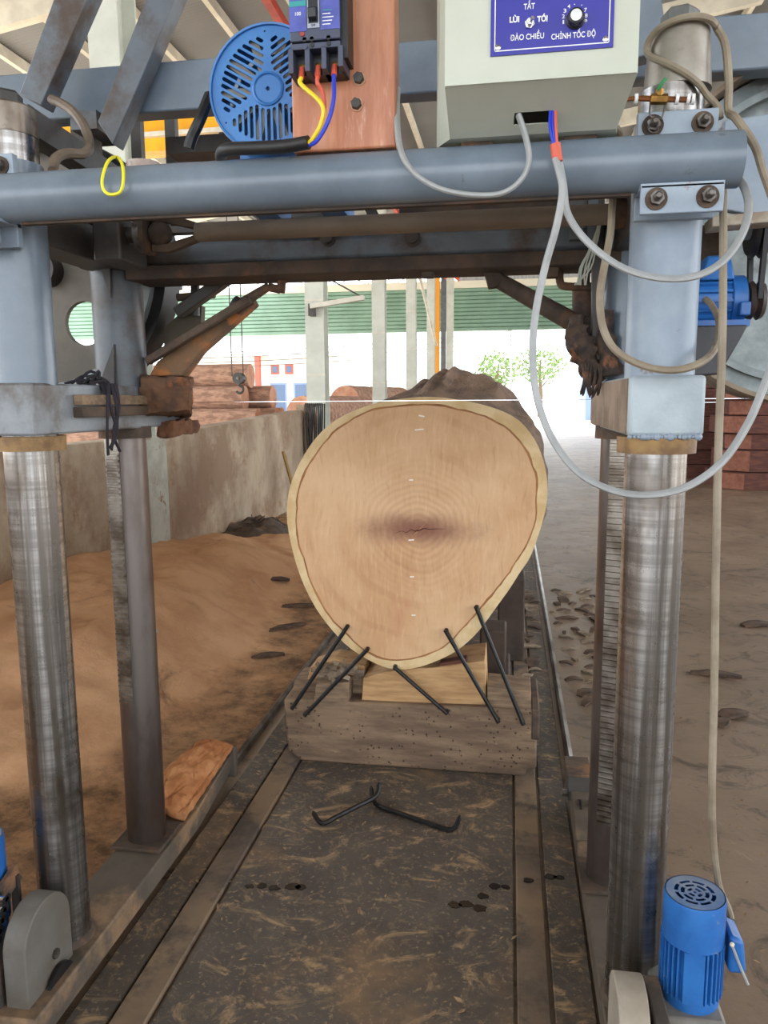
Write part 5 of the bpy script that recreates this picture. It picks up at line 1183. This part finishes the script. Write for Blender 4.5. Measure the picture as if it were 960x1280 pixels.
# ================================================================== TIMBER STACKS
def baulk(x0, x1, y0, y1, z0, z1, ch, lab):
    t = thing('timber_baulk', lab, 'timber', ((x0+x1)/2, (y0+y1)/2, z0), 'red timber baulks stacked on the right floor')
    MB().prism([(x0+ch, y0, z0), (x1, y0, z0), (x1, y1, z0), (x0, y1, z0), (x0, y0+ch*.8, z0)], (0, 0, z1-z0-.01)).build('baulk', TIMBER, t, bevel=.006)
    # sawn end skins
    MB().hexa([(x0-.004, y0+ch*.8-.002, z0+.01), (x0+ch, y0-.006, z0+.01), (x0+ch, y0+.002, z0+.01), (x0+.002, y0+ch*.8+.004, z0+.01)], [(x0-.004, y0+ch*.8-.002, z1-.02), (x0+ch, y0-.006, z1-.02), (x0+ch, y0+.002, z1-.02), (x0+.002, y0+ch*.8+.004, z1-.02)]).build('sawn_end', TIMBER_END, t)
ordn = ['lowest', 'second', 'third', 'fourth', 'fifth', 'sixth']
z = 0
for k, (h, dx, dy) in enumerate([(.29,0,0), (.36,.1,.12), (.27,.16,.3), (.30,.04,.2), (.26,.2,.3), (.26,.1,.2)]):
    baulk(3.46+dx, 5.4, 13.3+dy, 14.5, z, z+h, .34, f'{ordn[k]} baulk from the floor in the nearer red timber stack'); z += h
z = 0
for k, (h, dx, dy) in enumerate([(.27,0,0), (.28,-.05,.1), (.32,.05,.0), (.30,.2,.1), (.26,.0,.1), (.26,.1,.0), (.24,.0,.1)]):
    baulk(2.75+dx, 5.0, 15.2+dy, 16.3, z, z+h, .05, f'{ordn[k] if k < 6 else "seventh"} baulk from the floor in the further red timber stack'); z += h

# coil of black cables on the wall end post
t = thing('cable_coil', 'bunch of dark cables hung over the end of the low wall', 'cable', (-2.9, 11.2, .4))
MB().box(-3.1, -2.9, 11.02, 11.3, 0, 1.45).build('post', WALLM, t)
for k in range(9):
    x = -2.98+.03*k; MB().tube(cat_rom([(x, 11.14, 1.46), (x+.02, 10.98, 1.40), (x+.03*math.sin(k), 10.97, .9), (x+.05*math.cos(k), 10.98, .55+.05*(k % 3)), (x+.06, 10.97, .9), (x+.04, 11.14, 1.46)], 5), .012, 6).build('cable_turn', BLACK if k % 3 else GRIME, t)
tag(MB().bar((-2.6, 9.4, .0), (-2.92, 9.7, .85), .03, .03).build('wooden_stick', mat('stick', srgb(150,120,70), rough=.8, bump=.2), loc=(-2.6, 9.4, 0)), 'thin wooden stick leaning against the low wall', 'stick')

for o in C.objects:
    if '_o' in o: del o['_o']
